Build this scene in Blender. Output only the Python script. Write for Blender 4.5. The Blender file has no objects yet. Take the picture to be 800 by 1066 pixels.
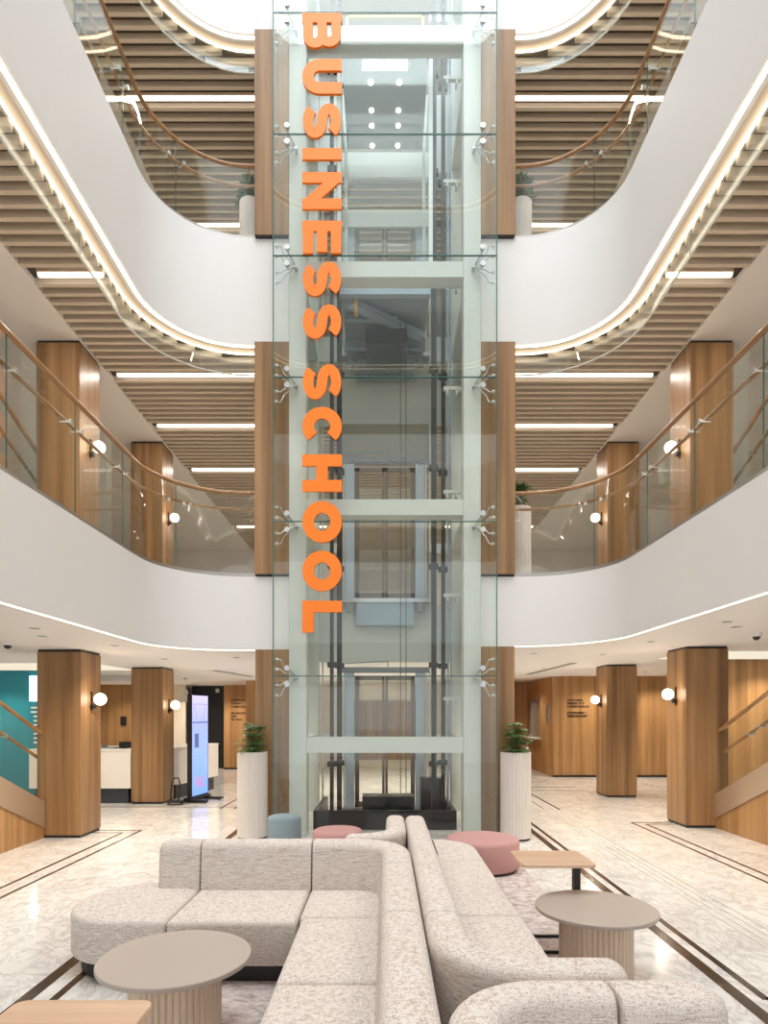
import bpy, bmesh, math, random
from mathutils import Vector, Matrix
random.seed(7)
S = bpy.context.scene
COL = S.collection
PI = math.pi
F = 640.0          # focal length in pixels of the 800 px wide frame
EYE = 1.7

# ------------------------------------------------------------------ camera
cd = bpy.data.cameras.new('camera'); cam = bpy.data.objects.new('camera', cd); COL.objects.link(cam)
cam.location = (0, 0, EYE); cam.rotation_euler = (PI/2, 0, 0)
cd.sensor_fit = 'HORIZONTAL'; cd.sensor_width = 36; cd.lens = 36*F/800
cd.shift_x = -1.0/800; cd.shift_y = 210.0/800
cd.clip_start = .05; cd.clip_end = 200
S.camera = cam

# ------------------------------------------------------------------ world, exposure, large lights
S.view_settings.view_transform = 'Standard'; S.view_settings.look = 'None'
S.view_settings.gamma = 1; S.view_settings.use_curve_mapping = False
S.view_settings.exposure = 0.14
w = bpy.data.worlds.new('world'); S.world = w; w.use_nodes = True
w.node_tree.nodes['Background'].inputs[0].default_value = (.93, .97, 1.0, 1)
w.node_tree.nodes['Background'].inputs[1].default_value = 1.4
S.cycles.use_denoising = True
S.cycles.max_bounces = 10; S.cycles.diffuse_bounces = 5; S.cycles.glossy_bounces = 4
S.cycles.transparent_max_bounces = 24; S.cycles.transmission_bounces = 6
S.cycles.sample_clamp_indirect = 6
S.cycles.caustics_reflective = False; S.cycles.caustics_refractive = False

def area(name, loc, rot, sx, sy, power, col=(1, 1, 1)):
    l = bpy.data.lights.new(name, 'AREA'); l.shape = 'RECTANGLE'; l.size = sx; l.size_y = sy
    l.energy = power; l.color = col
    o = bpy.data.objects.new(name, l); COL.objects.link(o); o.location = loc; o.rotation_euler = rot
    return o
area('skylight', (0, 4.2, 19.9), (0, 0, 0), 5.8, 8.4, 950, (.90, .96, 1))
WARM = (1, .88, .72)
# recessed downlights of the ground floor ceiling, added fill ones among them
def downlight_lamp(x, y, z, e=100, col=WARM, angle=2.4):
    l = bpy.data.lights.new('downlight_lamp', 'SPOT'); l.energy = e; l.color = col
    l.spot_size = angle; l.spot_blend = .9; l.shadow_soft_size = .045
    o = bpy.data.objects.new('downlight_lamp', l); COL.objects.link(o); o.location = (x, y, z)

# ------------------------------------------------------------------ materials
def mat(name, col=(.8, .8, .8), rough=.5, metal=0, spec=.5, coat=0):
    m = bpy.data.materials.new(name); m.use_nodes = True
    p = m.node_tree.nodes['Principled BSDF']
    p.inputs['Base Color'].default_value = (*col, 1); p.inputs['Roughness'].default_value = rough
    p.inputs['Metallic'].default_value = metal; p.inputs['Specular IOR Level'].default_value = spec
    p.inputs['Coat Weight'].default_value = coat
    return m
def nt(m):
    return m.node_tree, m.node_tree.nodes, m.node_tree.links, m.node_tree.nodes['Principled BSDF']
def ramp(nodes, stops):
    r = nodes.new('ShaderNodeValToRGB')
    while len(r.color_ramp.elements) > 1: r.color_ramp.elements.remove(r.color_ramp.elements[-1])
    r.color_ramp.elements[0].position = stops[0][0]; r.color_ramp.elements[0].color = (*stops[0][1], 1)
    for p, c in stops[1:]:
        e = r.color_ramp.elements.new(p); e.color = (*c, 1)
    return r
def noise_of(nodes, links, scale3, scale=1, detail=4, rough=.5, distort=0):
    g = nodes.new('ShaderNodeNewGeometry'); mp = nodes.new('ShaderNodeMapping'); n = nodes.new('ShaderNodeTexNoise')
    mp.inputs['Scale'].default_value = scale3
    n.inputs['Scale'].default_value = scale; n.inputs['Detail'].default_value = detail
    n.inputs['Roughness'].default_value = rough; n.inputs['Distortion'].default_value = distort
    links.new(g.outputs['Position'], mp.inputs[0]); links.new(mp.outputs[0], n.inputs['Vector'])
    return n
def mixc(nodes, links, fac, a, b, mode='MIX'):
    m = nodes.new('ShaderNodeMix'); m.data_type = 'RGBA'; m.blend_type = mode
    for s, v in ((0, fac), (6, a), (7, b)):
        if isinstance(v, (int, float)): m.inputs[s].default_value = v
        elif isinstance(v, tuple): m.inputs[s].default_value = (*v, 1)
        else: links.new(v, m.inputs[s])
    return m.outputs[2]
def wood(name, dark, light, rough=.38, axis=2, fine=.35):
    m = mat(name, light, rough); t, N, L, P = nt(m)
    s1 = [9, 9, 9]; s1[axis] = .25
    s2 = [70, 70, 70]; s2[axis] = 2.2
    n1 = noise_of(N, L, s1, 1, 2, .5); n2 = noise_of(N, L, s2, 1, 3, .6)
    r = ramp(N, [(.3, dark), (.7, light)]); L.new(n1.outputs[0], r.inputs[0])
    r2 = ramp(N, [(.3, (.62, .58, .55)), (.65, (1, 1, 1))]); L.new(n2.outputs[0], r2.inputs[0])
    L.new(mixc(N, L, fine, r.outputs[0], r2.outputs[0], 'MULTIPLY'), P.inputs['Base Color'])
    return m
def emit(name, col, strength):
    m = bpy.data.materials.new(name); m.use_nodes = True; N = m.node_tree.nodes; N.clear()
    e = N.new('ShaderNodeEmission'); e.inputs[0].default_value = (*col, 1); e.inputs[1].default_value = strength
    o = N.new('ShaderNodeOutputMaterial'); m.node_tree.links.new(e.outputs[0], o.inputs[0]); return m
def glass(name, tint=(.9, .96, .94), ior=1.45, refl=1.0, rough=0.0):
    m = bpy.data.materials.new(name); m.use_nodes = True; N = m.node_tree.nodes; L = m.node_tree.links; N.clear()
    tr = N.new('ShaderNodeBsdfTransparent'); tr.inputs[0].default_value = (*tint, 1)
    gl = N.new('ShaderNodeBsdfGlossy'); gl.inputs['Roughness'].default_value = rough; gl.inputs[0].default_value = (.95, 1, .99, 1)
    fr = N.new('ShaderNodeFresnel'); fr.inputs[0].default_value = ior
    mx = N.new('ShaderNodeMixShader'); o = N.new('ShaderNodeOutputMaterial')
    g = N.new('ShaderNodeNewGeometry'); io = N.new('ShaderNodeMix'); io.inputs[2].default_value = ior; io.inputs[3].default_value = 1/ior
    L.new(g.outputs['Backfacing'], io.inputs[0]); L.new(io.outputs[0], fr.inputs[0])     # same reflectance on both faces of a pane
    mu = N.new('ShaderNodeMath'); mu.operation = 'MULTIPLY'; mu.inputs[1].default_value = refl; L.new(fr.outputs[0], mu.inputs[0])
    L.new(mu.outputs[0], mx.inputs[0]); L.new(tr.outputs[0], mx.inputs[1]); L.new(gl.outputs[0], mx.inputs[2]); L.new(mx.outputs[0], o.inputs[0])
    return m

M = {}
M['white'] = mat('white_plaster', (.80, .80, .80), .55)
M['ceil'] = mat('ceiling_paint', (.84, .82, .80), .7)
M['wood'] = wood('walnut_veneer', (.205, .105, .040), (.42, .240, .108))
M['wood_warm'] = wood('oak_wall_veneer', (.30, .155, .058), (.52, .295, .122))
M['rail'] = wood('handrail_wood', (.30, .15, .06), (.42, .23, .10), .35, 1)
M['table_wood'] = wood('pale_oak', (.62, .41, .27), (.74, .52, .37), .4, 0, .3)
M['flute'] = wood('fluted_oak', (.66, .53, .40), (.74, .61, .48), .5, 2, .12)
M['slat'] = mat('ceiling_slat', (.67, .575, .465), .55)
M['slatback'] = mat('slat_recess', (.09, .07, .055), .8)
M['led'] = emit('led_strip', (1, .86, .66), 3.5)
M['led_line'] = emit('led_line', (1, .88, .76), 4)
M['globe'] = emit('opal_globe', (1, .86, .68), 6)
M['steel'] = mat('brushed_steel', (.55, .56, .56), .3, 1)
M['chan'] = mat('channel_metal', (.42, .40, .38), .35, .8)
M['frame'] = mat('steel_frame_paint', (.66, .70, .67), .4)
M['rails'] = mat('guide_rail_black', (.03, .032, .035), .45)
M['grey'] = mat('machine_grey', (.28, .31, .33), .45, .3)
M['bluegrey'] = mat('blue_grey_panel', (.36, .44, .50), .35, .3)
M['orange'] = mat('orange_letter', (1.0, .23, .01), .45)
M['black'] = mat('black_paint', (.012, .012, .013), .4)
M['plinth'] = mat('plinth_black', (.02, .021, .023), .5)
M['navy'] = mat('dark_slate', (.045, .052, .07), .4)
M['glass'] = glass('clear_glass', (.975, .99, .982), 1.45, .8)
M['shaft_glass'] = glass('shaft_glass', (.965, .985, .975), 1.45, .8)
M['edge'] = mat('glass_edge', (.05, .14, .125), .2)
M['baffle'] = glass('smoke_baffle_glass', (.97, .985, .98), 1.45, 1.0)
M['taupe'] = mat('taupe_lacquer', (.46, .40, .355), .35)
M['pink'] = mat('rose_fabric', (.56, .32, .31), .85, spec=.2)
M['blue'] = mat('blue_grey_fabric', (.25, .33, .37), .85, spec=.2)
M['planter'] = mat('ribbed_planter', (.70, .65, .61), .6)
M['soil'] = mat('potting_soil', (.05, .03, .02), .9)
M['stem'] = mat('plant_stem', (.12, .13, .04), .7)
M['teal'] = mat('teal_wall', (.012, .22, .29), .5)
M['cream'] = mat('cream_wall', (.80, .72, .60), .6)
M['desk'] = mat('white_desk', (.86, .82, .77), .35)
M['bronze'] = mat('bronze_panel', (.56, .43, .32), .3, .6)
M['stair_white'] = mat('stair_wall', (.75, .72, .69), .6)
M['text'] = mat('sign_text_dark', (.06, .03, .02), .5)
M['neon'] = emit('sign_glow', (.85, .97, 1), 4)
M['pale'] = mat('pale_text', (.75, .80, .76), .6)
M['doorframe'] = mat('door_frame_bronze', (.22, .18, .15), .35, .6)
M['jamb'] = mat('jamb_glass_blue', (.50, .60, .70), .25)
M['dark_floor'] = mat('pit_black', (.015, .015, .016), .3)
M['carwhite'] = mat('car_white', (.78, .80, .80), .4)
M['yellow'] = mat('yellow_rail', (.75, .65, .25), .5)
M['spot'] = emit('car_spot', (1, .85, .6), 12)
M['tube'] = emit('car_tube', (1, 1, 1), 3)
M['brass'] = mat('pulley_brass', (.6, .4, .15), .4, .6)

def leaf_material():
    m = mat('leaf_green', (.06, .16, .03), .45); t, N, L, P = nt(m)
    n = noise_of(N, L, (9, 9, 9), 1, 2)
    r = ramp(N, [(.3, (.02, .075, .02)), (.7, (.12, .25, .06))]); L.new(n.outputs[0], r.inputs[0]); L.new(r.outputs[0], P.inputs[0])
    return m
M['leaf'] = leaf_material()
def marble():
    m = mat('cream_marble', (.8, .76, .7), .13, spec=.5); t, N, L, P = nt(m)
    n1 = noise_of(N, L, (1.6, 1.6, 1.6), 1, 7, .65, 1.4)
    n2 = noise_of(N, L, (3.2, 2.2, 1), 1, 9, .68, 1.6)
    r1 = ramp(N, [(.30, (.66, .655, .65)), (.46, (.80, .79, .78)), (.62, (.87, .86, .845))]); L.new(n1.outputs[0], r1.inputs[0])
    r2 = ramp(N, [(.45, (1, 1, 1)), (.497, (.66, .65, .635)), (.54, (1, 1, 1))]); L.new(n2.outputs[0], r2.inputs[0])
    c = mixc(N, L, .75, r1.outputs[0], r2.outputs[0], 'MULTIPLY')
    # tile joints
    g = N.new('ShaderNodeNewGeometry'); b = N.new('ShaderNodeTexBrick')
    b.offset = .0; b.inputs['Color1'].default_value = (1, 1, 1, 1); b.inputs['Color2'].default_value = (.95, .945, .94, 1)
    b.inputs['Mortar'].default_value = (.70, .67, .63, 1); b.inputs['Scale'].default_value = 1
    b.inputs['Brick Width'].default_value = .8; b.inputs['Row Height'].default_value = .8; b.inputs['Mortar Size'].default_value = .003
    L.new(g.outputs['Position'], b.inputs['Vector'])
    L.new(mixc(N, L, 1, c, b.outputs[0], 'MULTIPLY'), P.inputs['Base Color'])
    return m
M['marble'] = marble()
def inlay():
    m = mat('dark_marble_inlay', (.05, .03, .02), .15); t, N, L, P = nt(m)
    n = noise_of(N, L, (5, 5, 5), 1, 5, .6, 1)
    r = ramp(N, [(.3, (.025, .018, .014)), (.68, (.11, .07, .045)), (.72, (.3, .22, .16))]); L.new(n.outputs[0], r.inputs[0]); L.new(r.outputs[0], P.inputs[0])
    return m
M['inlay'] = inlay()
def fabric():
    m = mat('tweed_fabric', (.6, .53, .48), .92, spec=.15); t, N, L, P = nt(m)
    a = noise_of(N, L, (48, 48, 230), 1, 4, .75); b = noise_of(N, L, (150, 150, 150), 1, 3, .7)
    r = ramp(N, [(.33, (.22, .16, .13)), (.43, (.52, .445, .395)), (.52, (.76, .70, .66)), (.70, (.85, .815, .785))])
    a2 = noise_of(N, L, (16, 16, 330), 1, 2, .6)
    g = N.new('ShaderNodeNewGeometry'); sp = N.new('ShaderNodeSeparateXYZ'); ab = N.new('ShaderNodeMath'); ab.operation = 'ABSOLUTE'
    L.new(g.outputs['True Normal'], sp.inputs[0]); L.new(sp.outputs[2], ab.inputs[0])
    mv = N.new('ShaderNodeMix'); L.new(ab.outputs[0], mv.inputs[0]); L.new(a2.outputs[0], mv.inputs[2]); L.new(a.outputs[0], mv.inputs[3]); a = mv
    mx = N.new('ShaderNodeMath'); mx.operation = 'ADD'; h = N.new('ShaderNodeMath'); h.operation = 'MULTIPLY'; h.inputs[1].default_value = .5
    L.new(a.outputs[0], mx.inputs[0]); L.new(b.outputs[0], mx.inputs[1]); L.new(mx.outputs[0], h.inputs[0])
    L.new(h.outputs[0], r.inputs[0]); L.new(r.outputs[0], P.inputs[0])
    bp = N.new('ShaderNodeBump'); bp.inputs['Strength'].default_value = .35; bp.inputs['Distance'].default_value = .004
    L.new(h.outputs[0], bp.inputs['Height']); L.new(bp.outputs[0], P.inputs['Normal'])
    return m
M['fabric'] = fabric()
def rug_material():
    m = mat('rug_pile', (.5, .42, .4), .95, spec=.1); t, N, L, P = nt(m)
    a = noise_of(N, L, (9, 16, 5), 1, 8, .8, .3)
    r = ramp(N, [(.36, (.30, .22, .22)), (.47, (.54, .46, .45)), (.58, (.72, .66, .64))]); L.new(a.outputs[0], r.inputs[0]); L.new(r.outputs[0], P.inputs[0])
    return m
M['rug'] = rug_material()
def screen_material():
    m = bpy.data.materials.new('kiosk_screen'); m.use_nodes = True; N = m.node_tree.nodes; L = m.node_tree.links; N.clear()
    g = N.new('ShaderNodeNewGeometry'); s = N.new('ShaderNodeSeparateXYZ'); L.new(g.outputs['Position'], s.inputs[0])
    mr = N.new('ShaderNodeMapRange'); mr.inputs[1].default_value = .1; mr.inputs[2].default_value = 2.05; L.new(s.outputs[2], mr.inputs[0])
    r = ramp(N, [(0, (.20, .36, .85)), (.35, (.30, .45, .92)), (.7, (.36, .42, .88)), (1, (.62, .55, .92))]); L.new(mr.outputs[0], r.inputs[0])
    e = N.new('ShaderNodeEmission'); e.inputs[1].default_value = 1.35; L.new(r.outputs[0], e.inputs[0])
    o = N.new('ShaderNodeOutputMaterial'); L.new(e.outputs[0], o.inputs[0]); return m
M['screen'] = screen_material()
M['screen_dark'] = emit('screen_dark_art', (.16, .20, .42), 1)
M['screen_line'] = emit('screen_line_art', (.28, .34, .72), 1)
M['screen_pink'] = emit('screen_pink_art', (.95, .25, .42), 1)

# ------------------------------------------------------------------ mesh builder
class MB:
    def __init__(s): s.v = []; s.f = []
    def add(s, vs, fs):
        o = len(s.v); s.v += [tuple(v) for v in vs]; s.f += [tuple(i+o for i in f) for f in fs]; return s
    def box(s, x0, x1, y0, y1, z0, z1):
        vs = [(x, y, z) for z in (z0, z1) for y in (y0, y1) for x in (x0, x1)]
        return s.add(vs, [(0, 2, 3, 1), (4, 5, 7, 6), (0, 1, 5, 4), (2, 6, 7, 3), (0, 4, 6, 2), (1, 3, 7, 5)])
    def prism(s, pts, z0, z1):
        n = len(pts); zf0 = z0 if callable(z0) else (lambda p: z0); zf1 = z1 if callable(z1) else (lambda p: z1)
        vs = [(p[0], p[1], zf0(p)) for p in pts]+[(p[0], p[1], zf1(p)) for p in pts]
        return s.add(vs, [tuple(range(n-1, -1, -1)), tuple(range(n, 2*n))]+[(i, (i+1) % n, n+(i+1) % n, n+i) for i in range(n)])
    def strip(s, path, off0, off1, z0, z1, closed=False):
        """solid wall along a plan path, between two lateral offsets (left of travel is +)"""
        a = offset(path, off0, closed); b = offset(path, off1, closed); n = len(path)
        f0 = z0 if callable(z0) else (lambda p: z0); f1 = z1 if callable(z1) else (lambda p: z1)
        vs = []
        for p, q in zip(a, b): vs += [(p[0], p[1], f0(p)), (q[0], q[1], f0(q)), (q[0], q[1], f1(q)), (p[0], p[1], f1(p))]
        fs = []; m = n if closed else n-1
        for i in range(m):
            j = (i+1) % n
            for k in range(4):
                l = (k+1) % 4; fs.append((4*i+k, 4*j+k, 4*j+l, 4*i+l))
        if not closed: fs += [(3, 2, 1, 0), (4*(n-1), 4*(n-1)+1, 4*(n-1)+2, 4*(n-1)+3)]
        return s.add(vs, fs)
    def tube(s, path, r, seg=10, closed=False):
        path = [Vector(p) for p in path]; n = len(path); vs = []; fs = []
        for i, p in enumerate(path):
            a = path[(i-1) % n] if (i > 0 or closed) else p; b = path[(i+1) % n] if (i < n-1 or closed) else p
            d = (b-a).normalized(); up = Vector((0, 0, 1)) if abs(d.z) < .95 else Vector((0, 1, 0))
            u = d.cross(up).normalized(); w_ = u.cross(d)
            rr = r[i] if isinstance(r, (list, tuple)) else r
            for k in range(seg):
                t = 2*PI*k/seg; vs.append(p+u*math.cos(t)*rr+w_*math.sin(t)*rr)
        for i in range(n if closed else n-1):
            j = (i+1) % n
            for k in range(seg): fs.append((i*seg+k, i*seg+(k+1) % seg, j*seg+(k+1) % seg, j*seg+k))
        if not closed: fs += [tuple(range(seg-1, -1, -1)), tuple((n-1)*seg+k for k in range(seg))]
        return s.add(vs, fs)
    def bar(s, a, b, w_, h):
        a = Vector(a); b = Vector(b); d = (b-a).normalized(); up = Vector((0, 0, 1)) if abs(d.z) < .95 else Vector((0, 1, 0))
        u = d.cross(up).normalized()*w_/2; v = u.cross(d).normalized()*h/2
        vs = [p+e*u+g*v for p in (a, b) for e, g in ((-1, -1), (1, -1), (1, 1), (-1, 1))]
        return s.add(vs, [(3, 2, 1, 0), (4, 5, 6, 7)]+[(i, (i+1) % 4, 4+(i+1) % 4, 4+i) for i in range(4)])
    def lathe(s, prof, c, seg=40, ribs=0, rib=0):
        vs = []; fs = []; n = len(prof)
        for r, z in prof:
            for k in range(seg):
                t = 2*PI*k/seg; rr = r-(rib if ribs and (k % ribs == 0) and r > .05 else 0)
                vs.append((c[0]+rr*math.cos(t), c[1]+rr*math.sin(t), c[2]+z))
        for i in range(n-1):
            for k in range(seg): fs.append((i*seg+k, i*seg+(k+1) % seg, (i+1)*seg+(k+1) % seg, (i+1)*seg+k))
        fs += [tuple(range(seg-1, -1, -1)), tuple((n-1)*seg+k for k in range(seg))]
        return s.add(vs, fs)
    def sphere(s, c, r, seg=20, rings=12):
        return s.lathe([(max(r*math.sin(PI*i/rings), .0005), -r*math.cos(PI*i/rings)) for i in range(rings+1)], c, seg)
    def rings(s, rings):
        """skin a stack of equal-length closed loops and cap both ends"""
        n = len(rings[0]); vs = [p for r in rings for p in r]; fs = []
        for i in range(len(rings)-1):
            for k in range(n): fs.append((i*n+k, i*n+(k+1) % n, (i+1)*n+(k+1) % n, (i+1)*n+k))
        fs += [tuple(range(n-1, -1, -1)), tuple((len(rings)-1)*n+k for k in range(n))]
        return s.add(vs, fs)
    def round_prism(s, pts, z0, z1, bev, seg=4, bottom=0, crown=0):
        R = []
        def ring(ins, z):
            if pts and pts[0] == 'rp':
                _, q, rs, n = pts; rs = rs if isinstance(rs, (list, tuple)) else [rs]*len(q)
                o = round_poly(offset(q, ins, True), [max(r-ins, .0015) for r in rs], n)
            else: o = offset(pts, ins, True)
            R.append([(p[0], p[1], z) for p in o])
        if bottom: ring(bottom, z0); ring(bottom*.3, z0+bottom*.3)
        ring(0, z0+bottom)
        for k in range(seg+1):
            t = PI/2*k/seg; ring(bev*(1-math.cos(t))+1e-5*k, z1-crown-bev+bev*math.sin(t))
        if crown: ring(bev+.012, z1-crown*.7); ring(bev+.03, z1-crown*.35); ring(bev+.06, z1)
        else: ring(bev+.006, z1)
        return s.rings(R)
    def sweep(s, path, th, z0, z1, r, r0, r1):
        """upholstered back: section of width th to the right of travel, rounded top, rounded ends"""
        def section(ins):
            u0, u1, zt = ins, th-ins, z1-ins*.8; q = []
            tp = .04
            q += [(u0+.012, z0), (u0, z0+.012)]
            for k in range(6): t = PI/2*k/5; q.append((u0+r*(1-math.cos(t)), zt-r+r*math.sin(t)))
            for k in range(6): t = PI/2*k/5; q.append((u1-r+r*math.sin(t), zt-r+r*math.cos(t)))
            return q+[(u1+tp, z0+.012), (u1+tp-.012, z0)]
        L = arclen(path)[-1]; st = []
        for r_, end in ((r0, 0), (r1, 1)):
            e = []
            for k in range(6):
                t = PI/2*k/5; e.append((r_*(1-math.sin(PI/2-t)) if False else r_*(1-math.cos(t)), r_*(1-math.sin(t))))
            # distance along path, inset
            st.append([(d_, i_) for d_, i_ in e])
        pts = []
        for d_, i_ in st[0]: pts.append((d_, i_))
        mid = [d for d in arclen(path) if r0+.004 < d < L-r1-.004]
        pts += [(d, 0) for d in mid]+[(L-d_, i_) for d_, i_ in st[1][::-1]]
        full = path; R = []
        AL = arclen(path)
        def at(t):
            for i in range(len(AL)-1):
                if t <= AL[i+1]+1e-9:
                    f = max(0, (t-AL[i]))/((AL[i+1]-AL[i]) or 1); return Vector((path[i][0]+(path[i+1][0]-path[i][0])*f, path[i][1]+(path[i+1][1]-path[i][1])*f))
            return Vector(path[-1])
        for d_, i_ in pts:
            p = at(d_); a = at(max(0, d_-.02)); b = at(min(L, d_+.02)); t = (b-a).normalized(); nr = Vector((t.y, -t.x))
            R.append([(p.x+nr.x*u, p.y+nr.y*u, z) for u, z in section(i_)])
        return s.rings(R)

def offset(path, d, closed=False):
    n = len(path); out = []
    for i, p in enumerate(path):
        a = path[(i-1) % n] if (i > 0 or closed) else None; b = path[(i+1) % n] if (i < n-1 or closed) else None
        ns = []
        for q, r in ((a, p), (p, b)):
            if q is None or r is None: continue
            dx, dy = r[0]-q[0], r[1]-q[1]; l = math.hypot(dx, dy) or 1; ns.append((-dy/l, dx/l))
        nx = sum(v[0] for v in ns)/len(ns); ny = sum(v[1] for v in ns)/len(ns); l2 = nx*nx+ny*ny or 1
        out.append((p[0]+nx*d/l2, p[1]+ny*d/l2))
    return out
def arc(cx, cy, r, a0, a1, n=8):
    return [(cx+r*math.cos(math.radians(a0+(a1-a0)*i/n)), cy+r*math.sin(math.radians(a0+(a1-a0)*i/n))) for i in range(n+1)]
def rpoly(pts, rs, n=5): return ('rp', pts, rs, n)
def round_poly(pts, rs, n=5):
    """round the corners of a CCW plan polygon"""
    out = []; m = len(pts); rs = rs if isinstance(rs, (list, tuple)) else [rs]*m
    for i in range(m):
        p = Vector(pts[i]); a = Vector(pts[i-1]); b = Vector(pts[(i+1) % m]); r = rs[i]
        if r <= 0: out.append(tuple(p)); continue
        u = (a-p).normalized(); v = (b-p).normalized(); ang = u.angle(v); t = r/math.tan(ang/2)
        c = p+(u+v).normalized()*r/math.sin(ang/2)
        s0 = p+u*t-c; s1 = p+v*t-c
        a0 = math.atan2(s0.y, s0.x); a1 = math.atan2(s1.y, s1.x); da = (a1-a0+PI) % (2*PI)-PI
        for k in range(n+1):
            th = a0+da*k/n; out.append((c.x+r*math.cos(th), c.y+r*math.sin(th)))
    return out

def obj(name, mb, m, parent=None, smooth=False, base=None):
    me = bpy.data.meshes.new(name)
    if base is None and parent is not None:
        base = Vector((0, 0, 0)); q = parent
        while q is not None: base += q.location; q = q.parent
    if base is not None and parent is not None: vs = [(v[0]-base[0], v[1]-base[1], v[2]-base[2]) for v in mb.v]
    else: vs = mb.v
    me.from_pydata(vs, [], mb.f); me.update()
    bm = bmesh.new(); bm.from_mesh(me); bmesh.ops.recalc_face_normals(bm, faces=bm.faces); bm.to_mesh(me); bm.free()
    if smooth:
        me.polygons.foreach_set('use_smooth', [True]*len(me.polygons)); me.set_sharp_from_angle(angle=.7)
    me.materials.append(M[m])
    if smooth == 2: pass
    o = bpy.data.objects.new(name, me); COL.objects.link(o); o.parent = parent
    return o
def tag(o, label, cat, group=None):
    o['label'] = label; o['category'] = cat
    if group: o['group'] = group
    return o
def thing(name, label, cat, loc=(0, 0, 0), group=None):
    o = bpy.data.objects.new(name, None); COL.objects.link(o); o.location = loc; o.empty_display_size = .1
    return tag(o, label, cat, group)
def struct(name, mb, m, parent=None, smooth=False):
    o = obj(name, mb, m, parent, smooth)
    if parent is None: o['kind'] = 'structure'
    return o
def dup(root, loc, label, group=None, rz=None):
    r = root.copy(); COL.objects.link(r); r.location = loc; r['label'] = label
    if rz is not None: r.rotation_euler = (0, 0, rz)
    if group: r['group'] = group
    for ch in list(root.children):
        c = ch.copy(); COL.objects.link(c); c.parent = r
        for g in ch.children:
            d = g.copy(); COL.objects.link(d); d.parent = c
    return r

# ------------------------------------------------------------------ key dimensions
AX, AY0, AY1, AR = 3.05, -.2, 8.7, 1.1                 # atrium opening
SX = 1.35                                              # half gap of the fascia at the lift
def zc(p): return 2.64+.0135*max(-5, min(5, p[0]))                        # ground floor ceiling level
L1, F1T = 3.67, 3.67
F2B, F2T = 6.93, 8.44
F3B, F3T = 11.32, 12.75
F4B, F4T = 15.7, 20.0
CE2 = 6.85                                             # slat ceiling over the first floor
CE3 = 11.24
# plan path of the atrium edge starting right of the lift, going clockwise seen from above -> round the back of the camera -> left of the lift
half_r = [(SX, AY1)]+[(AX-AR+AR*math.sin(math.radians(a)), AY1-AR+AR*math.cos(math.radians(a))) for a in range(0, 91, 9)]
half_r += [(AX, y) for y in (6.5, 5.2, 3.9, 2.6, 1.6)]
half_r += [(AX-AR+AR*math.cos(math.radians(a)), AY0+AR-AR*math.sin(math.radians(a))) for a in range(0, 91, 9)]
ring = half_r+[(-x, y) for x, y in reversed(half_r)]   # open path right -> left
HX, HY0, HY1 = 8.6, -4.5, 21.0                         # building extents

def holed_plane(z, hole, m, name, thick=.05, ext=None):
    x0, x1, y0, y1 = ext or (-HX, HX, HY0, HY1)
    bm = bmesh.new(); zf = z if callable(z) else (lambda p: z)
    outer = [(x0, y0), (x1, y0), (x1, y1), (x0, y1)]
    es = []
    for loop in (outer, hole):
        vs = [bm.verts.new((p[0], p[1], 0)) for p in loop]
        es += [bm.edges.new((vs[i], vs[(i+1) % len(vs)])) for i in range(len(vs))]
    bmesh.ops.triangle_fill(bm, edges=es, use_beauty=True, use_dissolve=False)
    # split at x=-5 and x=5 so the tilt zone stays clean
    for xx in (-5, 5):
        bmesh.ops.bisect_plane(bm, geom=bm.verts[:]+bm.edges[:]+bm.faces[:], plane_co=(xx, 0, 0), plane_no=(1, 0, 0))
    bmesh.ops.recalc_face_normals(bm, faces=bm.faces)
    r = bmesh.ops.extrude_face_region(bm, geom=bm.faces[:])
    top = {v for v in r['geom'] if isinstance(v, bmesh.types.BMVert)}
    for v in bm.verts: v.co.z = zf((v.co.x, v.co.y))+(thick if v in top else 0)
    bm.verts.index_update(); mb = MB()
    mb.add([v.co[:] for v in bm.verts], [[v.index for v in f.verts] for f in bm.faces]); bm.free()
    return struct(name, mb, m)
def hole_outline(off=0.0):
    pts = offset(ring, -off) if off else ring        # ring runs clockwise, + is outside
    pts = list(pts)
    return pts+[(-1.56, AY1+off), (-1.56, 10.95), (1.56, 10.95), (1.56, AY1+off)] if off else [(x, y) for x, y in ring]+[(-1.56, AY1+.001), (-1.56, 10.95), (1.56, 10.95), (1.56, AY1+.001)]
def out_ring(o):
    """atrium edge pushed outward by o (only the curve between the two lift jambs)"""
    h = []
    for x, y in half_r:
        cx = min(x, AX-AR) if y > AY1-AR or y < AY0+AR else x
        if y >= AY1-AR:
            cx, cy = min(x, AX-AR), AY1-AR
        elif y <= AY0+AR: cx, cy = min(x, AX-AR), AY0+AR
        else: cx, cy = x-1, y
        dx, dy = x-cx, y-cy; l = math.hypot(dx, dy); h.append((x+dx/l*o, y+dy/l*o))
    return h+[(-x, y) for x, y in reversed(h)]
def hole(o=0.0):
    r = out_ring(o); r[0] = (1.56, r[0][1]); r[-1] = (-1.56, r[-1][1])
    return r+[(-1.56, 10.95), (1.56, 10.95)]

# ------------------------------------------------------------------ floors and ceilings
struct('floor', MB().box(-HX, HX, HY0, HY1, -.1, 0), 'marble')
holed_plane(zc, hole(.06), 'ceil', 'ceiling', .04)
holed_plane(3.60, hole(.06), 'cream', 'floor', .05)
holed_plane(CE2+.09, hole(.24), 'slatback', 'ceiling', .03)
holed_plane(8.35, hole(.06), 'cream', 'floor', .05)
holed_plane(CE3+.09, hole(.24), 'slatback', 'ceiling', .03)
holed_plane(12.65, hole(.06), 'cream', 'floor', .05)
holed_plane(19.95, hole(.06), 'white', 'ceiling', .05)

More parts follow.
